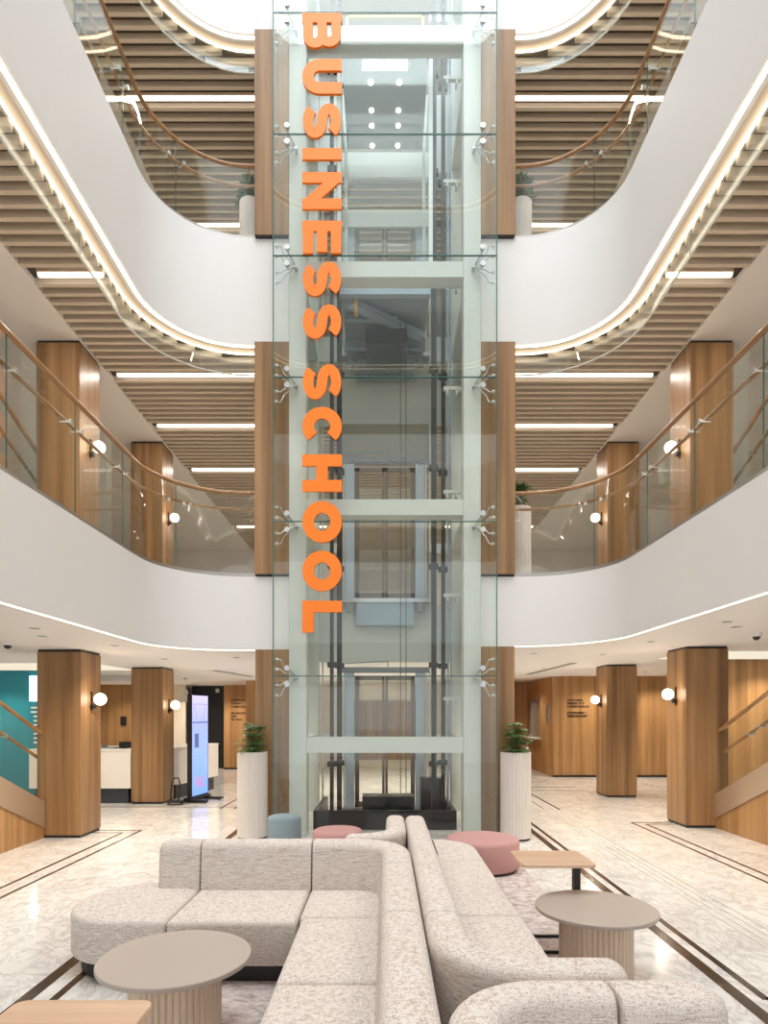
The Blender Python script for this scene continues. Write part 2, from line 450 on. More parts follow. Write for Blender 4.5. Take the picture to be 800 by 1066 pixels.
# white bands (fascias) round the atrium
def fascia(name, z0, z1):
    pth = out_ring(.06)
    struct(name, MB().strip(pth, -.06, .06, z0, z1), 'white', smooth=True)
fascia('wall_atrium', lambda p: zc(p)-.01, 3.64)
fascia('wall_atrium', F2B, F2T)
fascia('wall_atrium', F3B, F3T)
fascia('wall_atrium', F4B, F4T)
for zb in (F2B, F3B, F4B):          # soffit return behind each band down to the slats
    struct('trim_%d' % (1 if zb == F2B else 2 if zb == F3B else 3), MB().strip(out_ring(.15), -.11, .11, zb+.02, zb+.06), 'slat')

# led strips under the bands, with an inner glowing line: one thing each
def trimmed(o):
    r = out_ring(o); r[0] = (1.845, r[0][1]); r[-1] = (-1.845, r[-1][1]); return r
def led(z, o, w_, h, label, m='led', e=0):
    return tag(obj('led_strip', MB().strip(trimmed(o), -w_/2, w_/2, z if callable(z) else z, (lambda p: z(p)+h) if callable(z) else z+h), m), label, 'light')
led(lambda p: zc(p)-.018, .016, .018, .008, 'thin warm light strip along lower edge of the lowest white balcony band')
for zb, nm in ((F2B, 'second white balcony band'), (F3B, 'third white balcony band'), (F4B, 'top white band')):
    led(zb-.015, .045, .035, .015, 'outer warm light strip under the '+nm)
    led(zb-.022, .225, .02, .022, 'inner warm glowing line above the glass screen of the '+nm)  # second glowing line along the top of the glass

# smoke screens: glass hung under the slat edge
for zb, nm in ((F2B, 'second'), (F3B, 'third')):
    t = thing('glass_smoke_screen', 'curved glass screen hanging below the %s white balcony band' % nm, 'glass screen', (0, 0, zb))
    obj('glass_pane', MB().strip(trimmed(.23), -.006, .006, zb-.31, zb-.03), 'baffle', t, True)
    obj('edge_trim', MB().strip(trimmed(.23), -.009, .009, zb-.325, zb-.31), 'frame', t, True)
    for s in (-1, 1):
        for y in (5.2, 6.6):
            obj('joint_clip', MB().box(s*3.28-.01, s*3.28+.01, y-.004, y+.004, zb-.31, zb-.03), 'steel', t)

# slat ceilings
def inner_x(y, o=.25):
    """x of the atrium edge (pushed out by o) at depth y; None where the slat can run through"""
    if y > AY1+o or y < AY0-o: return 1.6 if y < 11.0 and y > 0 else 0
    if y > AY1-AR: return AX-AR+math.sqrt(max(0, (AR+o)**2-(y-AY1+AR)**2))
    if y < AY0+AR: return AX-AR+math.sqrt(max(0, (AR+o)**2-(y-AY0-AR)**2))
    return AX+o
SEDGE = 4.2
def slat_field(z, y1, lights, nm, storey):
    mb = MB(); pitch = .165; y = -2.5; k = 0
    lit = set()
    for ly in lights: lit.add(round((ly+2.5)/pitch))
    while y < y1:
        xi = inner_x(y)
        if k not in lit:
            if xi < .1: mb.box(-SEDGE, SEDGE, y-.028, y+.028, z, z+.085)
            else:
                for s in (-1, 1): mb.box(min(s*xi, s*SEDGE), max(s*xi, s*SEDGE), y-.028, y+.028, z, z+.085)
        y += pitch; k += 1
    struct('ceiling', mb, 'slat')
    for ly in lights:
        y = -2.5+pitch*round((ly+2.5)/pitch); xi = max(inner_x(y), 1.6)
        for s, side in ((-1, 'left'), (1, 'right')):
            a, b = sorted((s*(xi+.02), s*(SEDGE-.12)))
            t = thing('linear_light', 'linear light in the %s slat ceiling %s of the lift, %s' % (storey, side, nm[ly]), 'light', (0, y, z), 'linear lights in the slat ceilings')
            obj('diffuser', MB().box(a, b, y-.022, y+.022, z-.003, z+.03), 'led_line', t)
            obj('housing', MB().box(a-.01, b+.01, y-.032, y+.032, z+.03, z+.075), 'slat', t)
            l = area('linear_light_lamp', ((a+b)/2, y, z-.012), (0, 0, 0), b-a, .04, 26, (1, .92, .84))
slat_field(CE2, 19.4, [1.2, 3.2, 5.2, 7.17, 9.36, 11.06, 12.93, 16.9], {1.2: 'behind the viewer', 3.2: 'above the viewer', 5.2: 'nearest the frame edge', 7.17: 'short, topmost', 9.36: 'longest, under the curved band', 11.06: 'middle', 12.93: 'lowest above the handrail', 16.9: 'seen through balcony glass'}, 'lower')
slat_field(CE3, 14.0, [1.2, 3.9, 6.6, 9.53, 12.0], {1.2: 'behind the viewer', 3.9: 'above the viewer', 6.6: 'topmost', 9.53: 'above the wooden handrail', 12.0: 'seen through balcony glass'}, 'upper')
for zz in (CE2, CE3):
    for s in (-1, 1):
        a, b = sorted((s*SEDGE, s*HX))
        struct('ceiling', MB().box(a, b, HY0, HY1, zz, zz+.07), 'ceil')
    struct('ceiling', MB().box(-SEDGE, SEDGE, 14.0 if zz > 8 else 19.4, HY1, zz, zz+.07), 'ceil')
# outer walls of all storeys
struct('wall_left', MB().box(-HX-.1, -HX, HY0, HY1, 0, 20), 'stair_white')
struct('wall_right', MB().box(HX, HX+.1, HY0, HY1, 0, 20), 'stair_white')
struct('wall_back', MB().box(-HX, HX, HY1, HY1+.1, 0, 20), 'stair_white')
for z0, z1, yy in ((3.65, CE2, 19.4), (8.4, CE3, 14.0)):
    for s in (-1, 1):
        a, b = sorted((s*1.62, s*HX)); struct('wall_back', MB().box(a, b, yy, yy+.12, z0, z1), 'stair_white')

# pilasters flanking the lift
for s, side in ((-1, 'left'), (1, 'right')):
    for z0, z1, fl in ((0, None, 'ground floor'), (F1T-.02, F2B+.0, 'first floor'), (F2T-.02, F3B+.0, 'second floor')):
        a, b = sorted((s*1.353, s*1.835))
        t = thing('wooden_pilaster', 'walnut veneered pilaster %s of the glass lift on the %s' % (side, fl), 'pilaster', (s*1.585, 8.8, z0))
        z1_ = z1 if z1 else zc((s*1.6, 0))-.01
        obj('veneer_shaft', MB().box(a, b, 8.64 if z0 > 0 else 8.70, 8.95, z0+.015, z1_), 'wood', t)
        obj('base_strip', MB().box(a+.01, b-.01, (8.65 if z0 > 0 else 8.71), 8.94, z0, z0+.015), 'black', t)

# columns
def column(x_in, y0, s, z0, z1, label, size=.6):
    a, b = sorted((s*x_in, s*(x_in+size)))
    t = thing('wooden_column', label, 'column', ((a+b)/2, y0+size/2, z0))
    obj('veneer_shaft', MB().prism(round_poly([(a, y0), (b, y0), (b, y0+size), (a, y0+size)], .008, 2), z0+.04, z1-.035), 'wood', t)
    obj('base_strip', MB().box(a+.015, b-.015, y0+.015, y0+size-.015, z0, z0+.04), 'black', t)
    obj('top_strip', MB().box(a+.012, b-.012, y0+.012, y0+size-.012, z1-.035, z1-.002), 'black', t)
    return t
column(4.16, 8.40, -1, 0, zc((-4.4, 0)), 'nearest walnut column left of the lift on the ground floor, beside the stair')
column(4.18, 11.57, -1, 0, zc((-4.4, 0)), 'farther walnut column left of the lift, in front of the white desk')
column(4.48, 9.14, 1, 0, zc((4.7, 0)), 'nearest walnut column right of the lift on the ground floor, beside the stair', .63)
column(4.51, 12.5, 1, 0, zc((4.7, 0)), 'farther walnut column right of the lift on the ground floor', .62)
for s, sd in ((-1, 'left'), (1, 'right')):
    column(4.21, 8.47, s, 3.65, CE2, 'first floor walnut column %s of the lift, the one nearer the viewer' % sd)
    column(4.21, 11.62, s, 3.65, CE2, 'first floor walnut column %s of the lift, the one farther back' % sd)
    column(4.21, 8.47, s, 8.4, CE3, 'second floor walnut column %s of the lift behind the white band' % sd)

# sconces on the inner faces of the columns
def sconce(s, xf, y, z, label):
    t = thing('globe_wall_light', label, 'wall light', (s*xf, y, z), 'globe wall lights')
    x = s*xf
    obj('back_bar', MB().box(min(x, x-s*.02)+0, max(x, x-s*.02), y-.012, y+.012, z-.16, z+.11), 'black', t)
    obj('mount', MB().tube([(x, y, z-.10), (x-s*.06, y, z-.10)], .035, 14), 'black', t, True)
    obj('arm', MB().tube([(x-s*.01, y, z), (x-s*.05, y, z)], .01, 8), 'black', t)
    obj('globe', MB().sphere((x-s*.13, y, z), .085), 'globe', t, True)
    l = bpy.data.lights.new('globe_lamp', 'POINT'); l.energy = 4; l.color = (1, .8, .6); l.shadow_soft_size = .03
    o = bpy.data.objects.new('globe_lamp', l); COL.objects.link(o); o.location = (x-s*.26, y-.05, z)
sconce(-1, 4.16, 8.70, 1.905, 'globe wall light on the nearest ground floor column left of the lift')
sconce(-1, 4.18, 11.87, 1.87, 'globe wall light on the farther ground floor column left of the lift')
sconce(1, 4.48, 9.45, 2.0, 'globe wall light on the nearest ground floor column right of the lift')
sconce(1, 4.51, 12.8, 1.99, 'globe wall light on the farther ground floor column right of the lift')
for s, sd in ((-1, 'left'), (1, 'right')):
    sconce(s, 4.21, 8.77, 5.5, 'globe wall light behind balcony glass on the nearer first floor column, %s' % sd)
    sconce(s, 4.21, 11.92, 5.5, 'globe wall light behind balcony glass on the farther first floor column, %s' % sd)

# ------------------------------------------------------------------ balustrades
def arclen(path):
    d = [0]
    for p, q in zip(path, path[1:]): d.append(d[-1]+math.hypot(q[0]-p[0], q[1]-p[1]))
    return d
def sub_path(path, a, b):
    d = arclen(path); out = []
    def at(t):
        for i in range(len(d)-1):
            if d[i] <= t <= d[i+1]+1e-9:
                f = (t-d[i])/((d[i+1]-d[i]) or 1); return (path[i][0]+(path[i+1][0]-path[i][0])*f, path[i][1]+(path[i+1][1]-path[i][1])*f)
        return path[-1]
    out.append(at(a)); out += [path[i] for i in range(len(d)) if a+1e-4 < d[i] < b-1e-4]; out.append(at(b)); return out
def balustrade(s, zf, ztop, zrail, label):
    rr = out_ring(.06); n = len(rr)//2; pth = [(abs(x)*s, y) for x, y in rr[:n]]
    pth[0] = (s*1.84, AY1+.06); pth = [pth[0]]+[p for p in pth[1:] if abs(p[0]) > 1.85]
    pth = [p for p in pth if True]
    # finer curve
    cc = [(s*1.84, AY1+.06)]+[(s*(AX-AR+(AR+.06)*math.sin(math.radians(a))), AY1-AR+(AR+.06)*math.cos(math.radians(a))) for a in range(0, 91, 5)]+[(s*(AX+.06), y) for y in (6.5, 5, 3.5, 2, .9)]
    t = thing('glass_balustrade', label, 'balustrade', (s*(AX+.06), 5, zf))
    tot = arclen(cc)[-1]; k = 0; a = .01; L = 1.12
    while a < tot-.2:
        b = min(a+L-.008, tot)
        p = sub_path(cc, a, b)
        obj('glass_panel', MB().strip(p, -.006, .006, zf+.02, zrail-.02), 'glass', t, True)
        q = p[-1]; q0 = p[-2]; dx, dy = q[0]-q0[0], q[1]-q0[1]; l = math.hypot(dx, dy); dx /= l; dy /= l
        obj('joint_strip', MB().bar((q[0]+dx*.004, q[1]+dy*.004, zf+.02), (q[0]+dx*.004, q[1]+dy*.004, zrail-.02), .006, .014), 'edge', t)
        # stand-off bracket for the inner rail
        ox, oy = -dy, dx
        if (q[0]*s+ox*s*.1) < abs(q[0]) : ox, oy = -ox, -oy
        m_ = p[len(p)//2] if len(p) > 2 else ((p[0][0]+p[1][0])/2, (p[0][1]+p[1][1])/2)
        for sg in (-.11, .11):
            bx, by = q[0]+dx*sg, q[1]+dy*sg; br = MB()
            br.tube([(bx-ox*.02, by-oy*.02, zrail-.26), (bx+ox*.10, by+oy*.10, zrail-.26), (bx+ox*.10, by+oy*.10, zrail-.215)], .009, 8)
            br.tube([(bx-ox*.022, by-oy*.022, zrail-.26), (bx-ox*.006, by-oy*.006, zrail-.26)], .024, 12)
            obj('rail_bracket', br, 'steel', t, True)
        a += L
    obj('handrail', MB().tube([(x, y, zrail) for x, y in cc], .027, 10), 'rail', t, True)
    oc = [(s*1.84, AY1+.16)]+[(s*(AX-AR+(AR+.16)*math.sin(math.radians(a))), AY1-AR+(AR+.16)*math.cos(math.radians(a))) for a in range(0, 91, 5)]+[(s*(AX+.16), y) for y in (6.5, 5, 3.5, 2, .9)]
    obj('inner_rail', MB().tube([(x, y, zrail-.20) for x, y in oc], .02, 8), 'rail', t, True)
    obj('base_channel', MB().strip(cc, -.03, .03, zf-.03, zf+.03), 'chan', t, True)
for s, sd in ((-1, 'left'), (1, 'right')):
    balustrade(s, 3.665, 4.83, 4.84, 'curved glass balustrade with wooden handrail, first floor, %s of the lift' % sd)
    balustrade(s, 8.465, 9.5, 9.50, 'curved glass balustrade with wooden handrail, second floor, %s of the lift' % sd)

# ------------------------------------------------------------------ stairs at the sides
def stair(s, xs, y0, z0, label, n=12):
    """flight rising toward the viewer, its inner face at |x| = xs"""
    t = thing('staircase', label, 'staircase', (s*(xs+.7), y0, z0))
    sl = .455; L = n*.3; y1 = y0-L
    def zt(y): return z0+.14+(y0-y)*sl
    x0, x1 = sorted((s*xs, s*(xs+.05)))
    side = MB()
    vs = [(y0, z0), (y0, zt(y0)), (y1, zt(y1)), (y1, z0)]
    side.add([(x, y, z) for x in (x0, x1) for y, z in vs], [(0, 1, 2, 3), (7, 6, 5, 4), (0, 4, 5, 1), (1, 5, 6, 2), (2, 6, 7, 3), (3, 7, 4, 0)])
    obj('side_cladding', side, 'wood_warm', t)
    st = MB(); x0b, x1b = sorted((s*(xs-.02), s*(xs+.09)))
    vs = [(y0+.03, zt(y0+.03)-.02), (y0+.03, zt(y0+.03)+.34), (y1, zt(y1)+.34), (y1, zt(y1)-.02)]
    st.add([(x, y, z) for x in (x0b, x1b) for y, z in vs], [(0, 1, 2, 3), (7, 6, 5, 4), (0, 4, 5, 1), (1, 5, 6, 2), (2, 6, 7, 3), (3, 7, 4, 0)])
    obj('stringer', st, 'bronze', t)
    tr = MB()
    for k in range(n):
        a, b = sorted((s*(xs+.09), s*(xs+1.5))); yy = y0-.1-k*.3
        tr.box(a, b, yy-.3, yy, z0, z0+.136*(k+1))
    obj('treads', tr, 'marble', t)
    xg = s*(xs+.035); yy = y0
    while yy > y1+.2:
        ya, yb = yy, max(yy-.95, y1)
        g = MB(); x0c, x1c = xg-.006, xg+.006
        pts = [(ya-.005, zt(ya)+.34), (ya-.005, zt(ya)+1.24), (yb+.005, zt(yb)+1.24), (yb+.005, zt(yb)+.34)]
        g.add([(x, y, z) for x in (x0c, x1c) for y, z in pts], [(0, 1, 2, 3), (7, 6, 5, 4), (0, 4, 5, 1), (1, 5, 6, 2), (2, 6, 7, 3), (3, 7, 4, 0)])
        obj('glass_panel', g, 'glass', t)
        for d in (-.12, .12):
            br = MB(); yb_ = yb+d; zr = zt(yb_)+.95
            br.tube([(xg, yb_, zr-.05), (xg+s*.09, yb_, zr-.05), (xg+s*.09, yb_, zr)], .01, 8); br.tube([(xg-s*.02, yb_, zr-.05), (xg-s*.006, yb_, zr-.05)], .02, 10)
            obj('rail_bracket', br, 'steel', t, True)
        yy -= .95
    obj('handrail', MB().tube([(xg, y0+.1, zt(y0+.1)+1.27), (xg, y1, zt(y1)+1.27)], .028, 10), 'rail', t, True)
    obj('inner_rail', MB().tube([(xg+s*.09, y0+.1, zt(y0+.1)+.97), (xg+s*.09, y1, zt(y1)+.97)], .022, 10), 'rail', t, True)
stair(-1, 4.67, 8.45, 0, 'ground floor staircase with wood side and bronze stringer behind the left column')
stair(1, 4.93, 9.2, 0, 'ground floor staircase with wood side and bronze stringer behind the right column')
stair(-1, 4.85, 9.3, 3.65, 'first floor staircase at the far left behind balcony glass')
stair(1, 4.85, 9.3, 3.65, 'first floor staircase at the far right behind balcony glass')

# ------------------------------------------------------------------ the glass lift
GY = 8.35; GX = 1.513
t = thing('lift_shaft', 'tall glass lift shaft on a pale steel frame in the middle of the atrium', 'lift shaft', (0, 9.7, 0))
shaft = t
H = 14.2
for s in (-1, 1):
    for y0, y1, nm in ((8.62, 8.88, 'front'), (10.72, 10.95, 'rear')):
        xa, xb = sorted((s*1.35, s*(1.10 if nm == 'front' else 1.16)))
        obj('steel_column', MB().prism(round_poly([(xa, y0), (xb, y0), (xb, y1), (xa, y1)], .02, 2), .0, H), 'frame', t, True)
for zb in (1.26, 4.60, 7.94, 11.25, 13.9):
    obj('steel_beam', MB().box(-1.10, 1.10, 8.63, 8.86, zb-.11, zb+.11), 'frame', t)
    for s in (-1, 1):
        xa, xb = sorted((s*1.34, s*1.17)); obj('steel_beam', MB().box(xa, xb, 8.88, 10.72, zb-.08, zb+.08), 'frame', t)
        xa, xb = sorted((s*1.16, s*.78)); obj('steel_beam', MB().box(xa, xb, 10.76, 10.9, zb-.08, zb+.08), 'frame', t)
ZJ = [.02, 2.21, 4.31, 6.27, 7.92, 9.57, 11.22, 12.9, 14.2]
for a, b in zip(ZJ, ZJ[1:]):
    obj('front_glass_panel', MB().box(-GX, GX, GY-.008, GY+.008, a+.006, b-.006), 'shaft_glass', t)
    e = MB().box(-GX, GX, GY-.009, GY+.009, b-.006, b+.006)
    for s in (-1, 1): e.box(min(s*GX, s*(GX+.012)), max(s*GX, s*(GX+.012)), GY-.012, GY+.012, a, b)
    obj('glass_edge', e, 'edge', t)
    for s in (-1, 1):
        x = s*GX; obj('side_glass_panel', MB().box(x-.008, x+.008, GY+.02, 8.63, a+.006, b-.006), 'shaft_glass', t)
        xs_ = s*1.38; obj('side_glass_panel', MB().box(xs_-.006, xs_+.006, 9.0, 10.9, a+.006, b-.006), 'glass', t)
# spider fittings at each joint
for z in ZJ[1:-1]:
    for s in (-1, 1):
        m = MB(); hub = Vector((s*1.24, 8.56, z))
        m.tube([(hub.x, 8.63, z), (hub.x, 8.54, z)], .022, 10)
        for dz in (-.11, .11):
            p = Vector((s*1.33, GY+.012, z+dz)); m.tube([hub, (p.x, p.y+.09, p.z), (p.x, p.y, p.z)], .011, 8)
            m.tube([(p.x, GY-.022, p.z), (p.x, GY-.009, p.z)], .037, 14); m.tube([(p.x, GY+.009, p.z), (p.x, GY+.03, p.z)], .03, 12)
        for dz in (-.26, -.12, .1, .24):
            m.tube([hub, (s*1.40, 8.52, z+dz*.6), (s*1.44, 8.5, z+dz), (s*(GX-.01), 8.5, z+dz)], .008, 6)
            m.tube([(s*(GX-.03), 8.5, z+dz), (s*(GX-.01), 8.5, z+dz)], .025, 10)
        obj('spider_fitting', m, 'steel', t, True)
# guide rails, tracks and cables
for x, y, w_ in ((-.80, 9.25, .055), (-.70, 9.45, .075), (.74, 9.3, .075), (.90, 9.5, .06)):
    m = MB().box(x-w_/2, x+w_/2, y-.03, y+.03, .05, H)
    for k in range(9): m.box(x-.07, x+.07, y+.03, y+.09, .9+k*1.5, .98+k*1.5)
    obj('guide_rail', m, 'rails', t)
m = MB()
for x in (.98, 1.02): m.box(x-.012, x+.012, 9.5, 9.55, .1, H)
obj('ladder_track', m, 'bluegrey', t)
for k in range(8):
    z = 1.9+k*1.55; m = MB().box(.88, 1.14, 9.2, 9.26, z, z+.05); m.box(.92, .95, 9.2, 9.3, z-.06, z); m.box(1.06, 1.09, 9.2, 9.3, z-.06, z)
    obj('cable_bracket', m, 'frame', t)
for x in (.25, .34): obj('cable', MB().tube([(x, 9.9, .3), (x, 9.9, 8.0)], .006, 6), 'rails', t)
obj('pit_surround', MB().box(-1.05, 1.05, 9.0, 9.06, 0, .28).box(-1.05, -.98, 9.06, 10.6, 0, .28).box(.98, 1.05, 9.06, 10.6, 0, .28).box(-.98, .98, 9.06, 10.6, 0, .05), 'dark_floor', t)
m = MB().box(-.35, .45, 9.5, 9.9, .05, .42)
for k in range(5): m.box(.62, .66, 9.02, 9.06, .06+.05*k, .09+.05*k)
obj('buffer_unit', m, 'rails', t)
obj('control_cabinet', MB().box(.60, .95, 10.2, 10.55, .05, .62), 'rails', t)

# shaft back walls and landing doors
def landing(zf, zt, label, wallmat='bluegrey'):
    t = thing('lift_door', label, 'lift door', (0, 10.86, zf), 'landing doors of the lift')
    y = 10.86
    for s in (-1, 1):
        a, b = sorted((s*.005, s*.53))
        fr = MB().box(a, a+.045 if s > 0 else a+.075, y, y+.04, zf+.03, zf+2.35).box(b-.075 if s > 0 else b-.045, b, y, y+.04, zf+.03, zf+2.35)
        fr.box(a, b, y, y+.04, zf+.03, zf+.13).box(a, b, y, y+.04, zf+2.27, zf+2.35)
        d = obj('door_panel', fr, 'doorframe', t)
        obj('door_glass', MB().box(a+.05, b-.05, y+.015, y+.025, zf+.12, zf+2.28), 'glass', d)
        a, b = sorted((s*.54, s*.70)); obj('jamb', MB().box(a, b, y-.03, y+.06, zf, zf+2.4), 'jamb', t)
        a, b = sorted((s*.71, s*.735)); obj('jamb_edge', MB().box(a, b, y-.04, y+.06, zf, zf+2.4), 'frame', t)
    hd = MB().box(-.78, .78, y-.05, y+.02, zf+2.40, zf+2.50).box(-.62, .62, y-.07, y-.05, zf+2.42, zf+2.46)
    obj('header', hd, 'grey', t)
    m = MB()
    for x in (-.55, -.36, -.12, .12, .36, .55): m.tube([(x, y-.09, zf+2.46), (x, y-.05, zf+2.46)], .035, 12)
    m.bar((-.75, y-.08, zf+2.56), (.05, y-.08, zf+2.60), .02, .02); m.bar((.05, y-.08, zf+2.60), (.05, y-.08, zf+2.48), .02, .02)
    obj('door_operator', m, 'grey', t, True)
    obj('sill', MB().box(-.78, .78, y-.12, y+.04, zf-.05, zf+.02), 'steel', t)
    if zf > 1:
        obj('sill_apron', MB().box(-.50, .50, y-.10, y-.07, zf-.45, zf-.05), 'bluegrey', t)
        for s in (-1, 1): obj('apron_bracket', MB().box(s*.62-.05, s*.62+.05, y-.12, y-.04, zf-.22, zf-.06), 'grey', t)
landing(.02, 2.5, 'glazed two-panel landing door at the back of the lift, ground floor')
landing(3.70, 6.2, 'glazed two-panel landing door at the back of the lift, first floor')
landing(8.0, 10.5, 'glazed two-panel landing door at the back of the lift, second floor')
for z0, z1 in ((2.62, 3.60), (6.85, 8.40), (11.24, 12.7)):
    struct('wall_lift_back', MB().box(-1.56, 1.56, 10.93, 11.03, z0, z1), 'frame')
M['olive'] = mat('olive_panel', (.36, .35, .29), .4)
struct('wall_lift_back', MB().box(-.80, .80, 10.93, 10.99, 6.26, 6.85), 'olive')
for z0, z1 in ((3.6, 6.85), (0, 2.64), (8.4, 11.24)):
    for s in (-1, 1):
        a, b = sorted((s*.78, s*1.12)); 
        t2 = obj('side_light', MB().box(a, b, 10.90, 10.92, z0+.03, z1-.03), 'glass', shaft)
        obj('side_light_frame', MB().box(a, a+.03, 10.88, 10.94, z0, z1).box(b-.03, b, 10.88, 10.94, z0, z1), 'frame', shaft)

# the lift car, standing at the second floor
t = thing('lift_car', 'glass walled lift car high in the shaft behind the orange letters', 'lift car', (0, 10, 8.2))
cx, cy0, cy1, cz0, cz1 = .68, 9.15, 10.70, 8.22, 11.5
obj('floor_tray', MB().box(-cx, cx, cy0, cy1, cz0-.08, cz0), 'grey', t)
m = MB().box(-cx, cx, cy0+.05, cy0+.15, cz0-.24, cz0-.08).box(-cx, cx, cy1-.15, cy1-.05, cz0-.24, cz0-.08)
m.bar((-.55, cy0+.3, cz0-.2), (.62, cy1-.4, cz0-.2), .14, .1); m.bar((-.62, cy0+.7, cz0-.18), (.2, cy0+.75, cz0-.18), .08, .08)
obj('sling_frame', m, 'bluegrey', t)
obj('pulley', MB().tube([(-.48, 9.55, cz0-.16), (-.42, 9.55, cz0-.16)], .17, 24), 'brass', t, True)
obj('underfloor_box', MB().box(-.32, .36, 10.0, 10.62, cz0-.50, cz0-.24), 'rails', t)
m = MB()
for s in (-1, 1):
    for y in (cy0, cy1): m.box(s*cx-.03, s*cx+.03, y-.03, y+.03, cz0, cz1)
m.box(-cx, cx, cy0-.03, cy0+.03, cz1, cz1+.12).box(-cx, cx, cy1-.03, cy1+.03, cz1, cz1+.12).box(-cx, cx, cy0-.03, cy0+.03, cz0-.05, cz0+.06)
obj('car_frame', m, 'carwhite', t)
obj('ceiling_panel', MB().box(-cx+.03, cx-.03, cy0+.03, cy1-.03, cz1, cz1+.06), 'grey', t)
for s in (-1, 1):
    obj('side_glass', MB().box(s*cx-.006, s*cx+.006, cy0+.03, cy1-.03, cz0+.06, cz1), 'glass', t)
obj('front_glass', MB().box(-cx+.03, cx-.03, cy0-.006, cy0+.006, cz0+.06, cz1), 'glass', t)
m = MB()
for y in (9.54, 9.98, 10.24, 10.6):
    for x in (-.22, .22): obj('ceiling_spot', MB().lathe([(.035, -.012), (.035, 0)], (x, y, cz1-.001), 16), 'spot', t)
obj('grab_rail', MB().tube([(-.55, cy1-.08, cz0+.95), (.55, cy1-.08, cz0+.95)], .018, 8).tube([(-.35, cy1-.08, cz0+.1), (-.35, cy1-.08, cz0+.95)], .012, 6).tube([(.4, cy1-.08, cz0+.1), (.4, cy1-.08, cz0+.95)], .012, 6), 'carwhite', t)
obj('door_header', MB().box(-.80, .80, 10.70, 10.745, 10.17, 10.48), 'carwhite', t)
obj('roof_tube_light', MB().box(-.34, .34, 9.22, 9.33, 11.46, 11.495), 'tube', t)
obj('roof_guard', MB().box(-.6, .6, 9.4, 9.44, 12.35, 12.39).box(-.6, -.56, 9.4, 9.44, 11.6, 12.4).box(.56, .6, 9.4, 9.44, 11.6, 12.4).box(-.6, .6, 9.4, 9.44, 12.1, 12.14), 'yellow', t)

# ------------------------------------------------------------------ the vertical sign, letters fixed on the glass
CAP = .535; TH = .155
def letter_strokes(ch, w_):
    """centre-line strokes in a w_ x CAP cell (u across, v up)"""
    h = TH/2; T = CAP; R = w_-h
    if ch == 'I': return [[(h, 0), (h, T)]]
    if ch == 'L': return [[(h, 0), (h, T)], [(h, h), (w_, h)]]
    if ch == 'E': return [[(h, 0), (h, T)], [(h, h), (w_, h)], [(h, T/2), (w_-.02, T/2)], [(h, T-h), (w_, T-h)]]
    if ch == 'H': return [[(h, 0), (h, T)], [(R, 0), (R, T)], [(h, T/2), (R, T/2)]]
    if ch == 'N': return [[(h, 0), (h, T)], [(R, 0), (R, T)], [(h*.95, T-.06), (R+h*.05, .06)]]
    if ch == 'U':
        r = (w_-TH)/2; return [[(h, T)]+arc(h+r, h+r, r, 180, 360, 12)+[(R, T)]]
    if ch == 'O':
        a = arc(0, 0, 1, 0, 360, 28)[:-1]; return [('loop', [(w_/2+x*(w_/2-h), T/2+y*(T/2-h)) for x, y in a])]
    if ch == 'C':
        a = arc(0, 0, 1, 42, 318, 20); return [[(w_/2+x*(w_/2-h), T/2+y*(T/2-h)) for x, y in a]]
    if ch == 'B':
        r1 = (T/2-h*.5)/2-h*.25; z1 = T-h-r1
        top = [(h, T-h), (R-.05-r1*.6, T-h)]+[(R-.05-r1*.6+x*r1*.95, T-h-r1+y*r1) for x, y in arc(0, 0, 1, 90, -90, 8)[1:]]+[(h, T-h-2*r1)]
        r2 = (T-h-2*r1-h)/2
        bot = [(h, h+2*r2), (R-r2, h+2*r2)]+[(R-r2+x*r2, h+r2+y*r2) for x, y in arc(0, 0, 1, 90, -90, 8)[1:]]+[(h, h)]
        return [[(h, 0), (h, T)], top, bot]
    if ch == 'S':
        r = (T-TH)/4; rx = w_/2-h
        a = [(w_/2+x*rx, T-h-r+y*r) for x, y in arc(0, 0, 1, 25, 250, 14)]
        b = [(w_/2+x*rx, h+r+y*r) for x, y in arc(0, 0, 1, 70, -155, 14)]
        return [a+b]
def letter_mesh(ch, w_, ztop, x0, y0, y1):
    mb = MB()
    # w is given along the image; S strokes are a little thinner
    for k_, st in enumerate(letter_strokes(ch, w_)):
        loop = isinstance(st, tuple) and st[0] == 'loop'
        p = st[1] if loop else st
        th = TH*(.82 if ch == 'B' else .92 if ch in 'EN' else .9 if ch == 'S' else 1)
        a = offset(p, th/2, loop); b = offset(p, -th/2, loop); n = len(p); m = n if loop else n-1
        vs = []
        for (ua, va), (ub, vb) in zip(a, b):
            for (u, v) in ((ua, va), (ub, vb)):
                u = max(0, min(w_, u)); v = max(-.003, min(CAP+.003, v))
                vs += [(x0+v, y0-.0015*k_, ztop-u), (x0+v, y1-.0012*k_, ztop-u)]
        fs = []
        for i in range(m):
            j = (i+1) % n; A, B = 4*i, 4*j
            fs += [(A, B, B+2, A+2), (A+1, A+3, B+3, B+1), (A, A+1, B+1, B), (A+2, B+2, B+3, A+3)]
        if not loop: fs += [(0, 2, 3, 1), (4*(n-1), 4*(n-1)+1, 4*(n-1)+3, 4*(n-1)+2)]
        mb.add(vs, fs)
    return mb
sign = thing('letter_sign', 'tall orange sign on the lift glass reading BUSINESS SCHOOL downward', 'sign', (-.85, 8.3, 2.8))
rows = [('B', 13.5, 52), ('U', 62.5, 98.5), ('S', 108, 145), ('I', 155, 168.5), ('N', 179.5, 219), ('E', 230, 264.5), ('S', 272.5, 309.5), ('S', 317, 353.5),
        ('S', 379, 416.5), ('C', 424, 464), ('H', 473.5, 512), ('O', 522, 565), ('O', 573.5, 615.5), ('L', 625.5, 658.5)]
names = {}
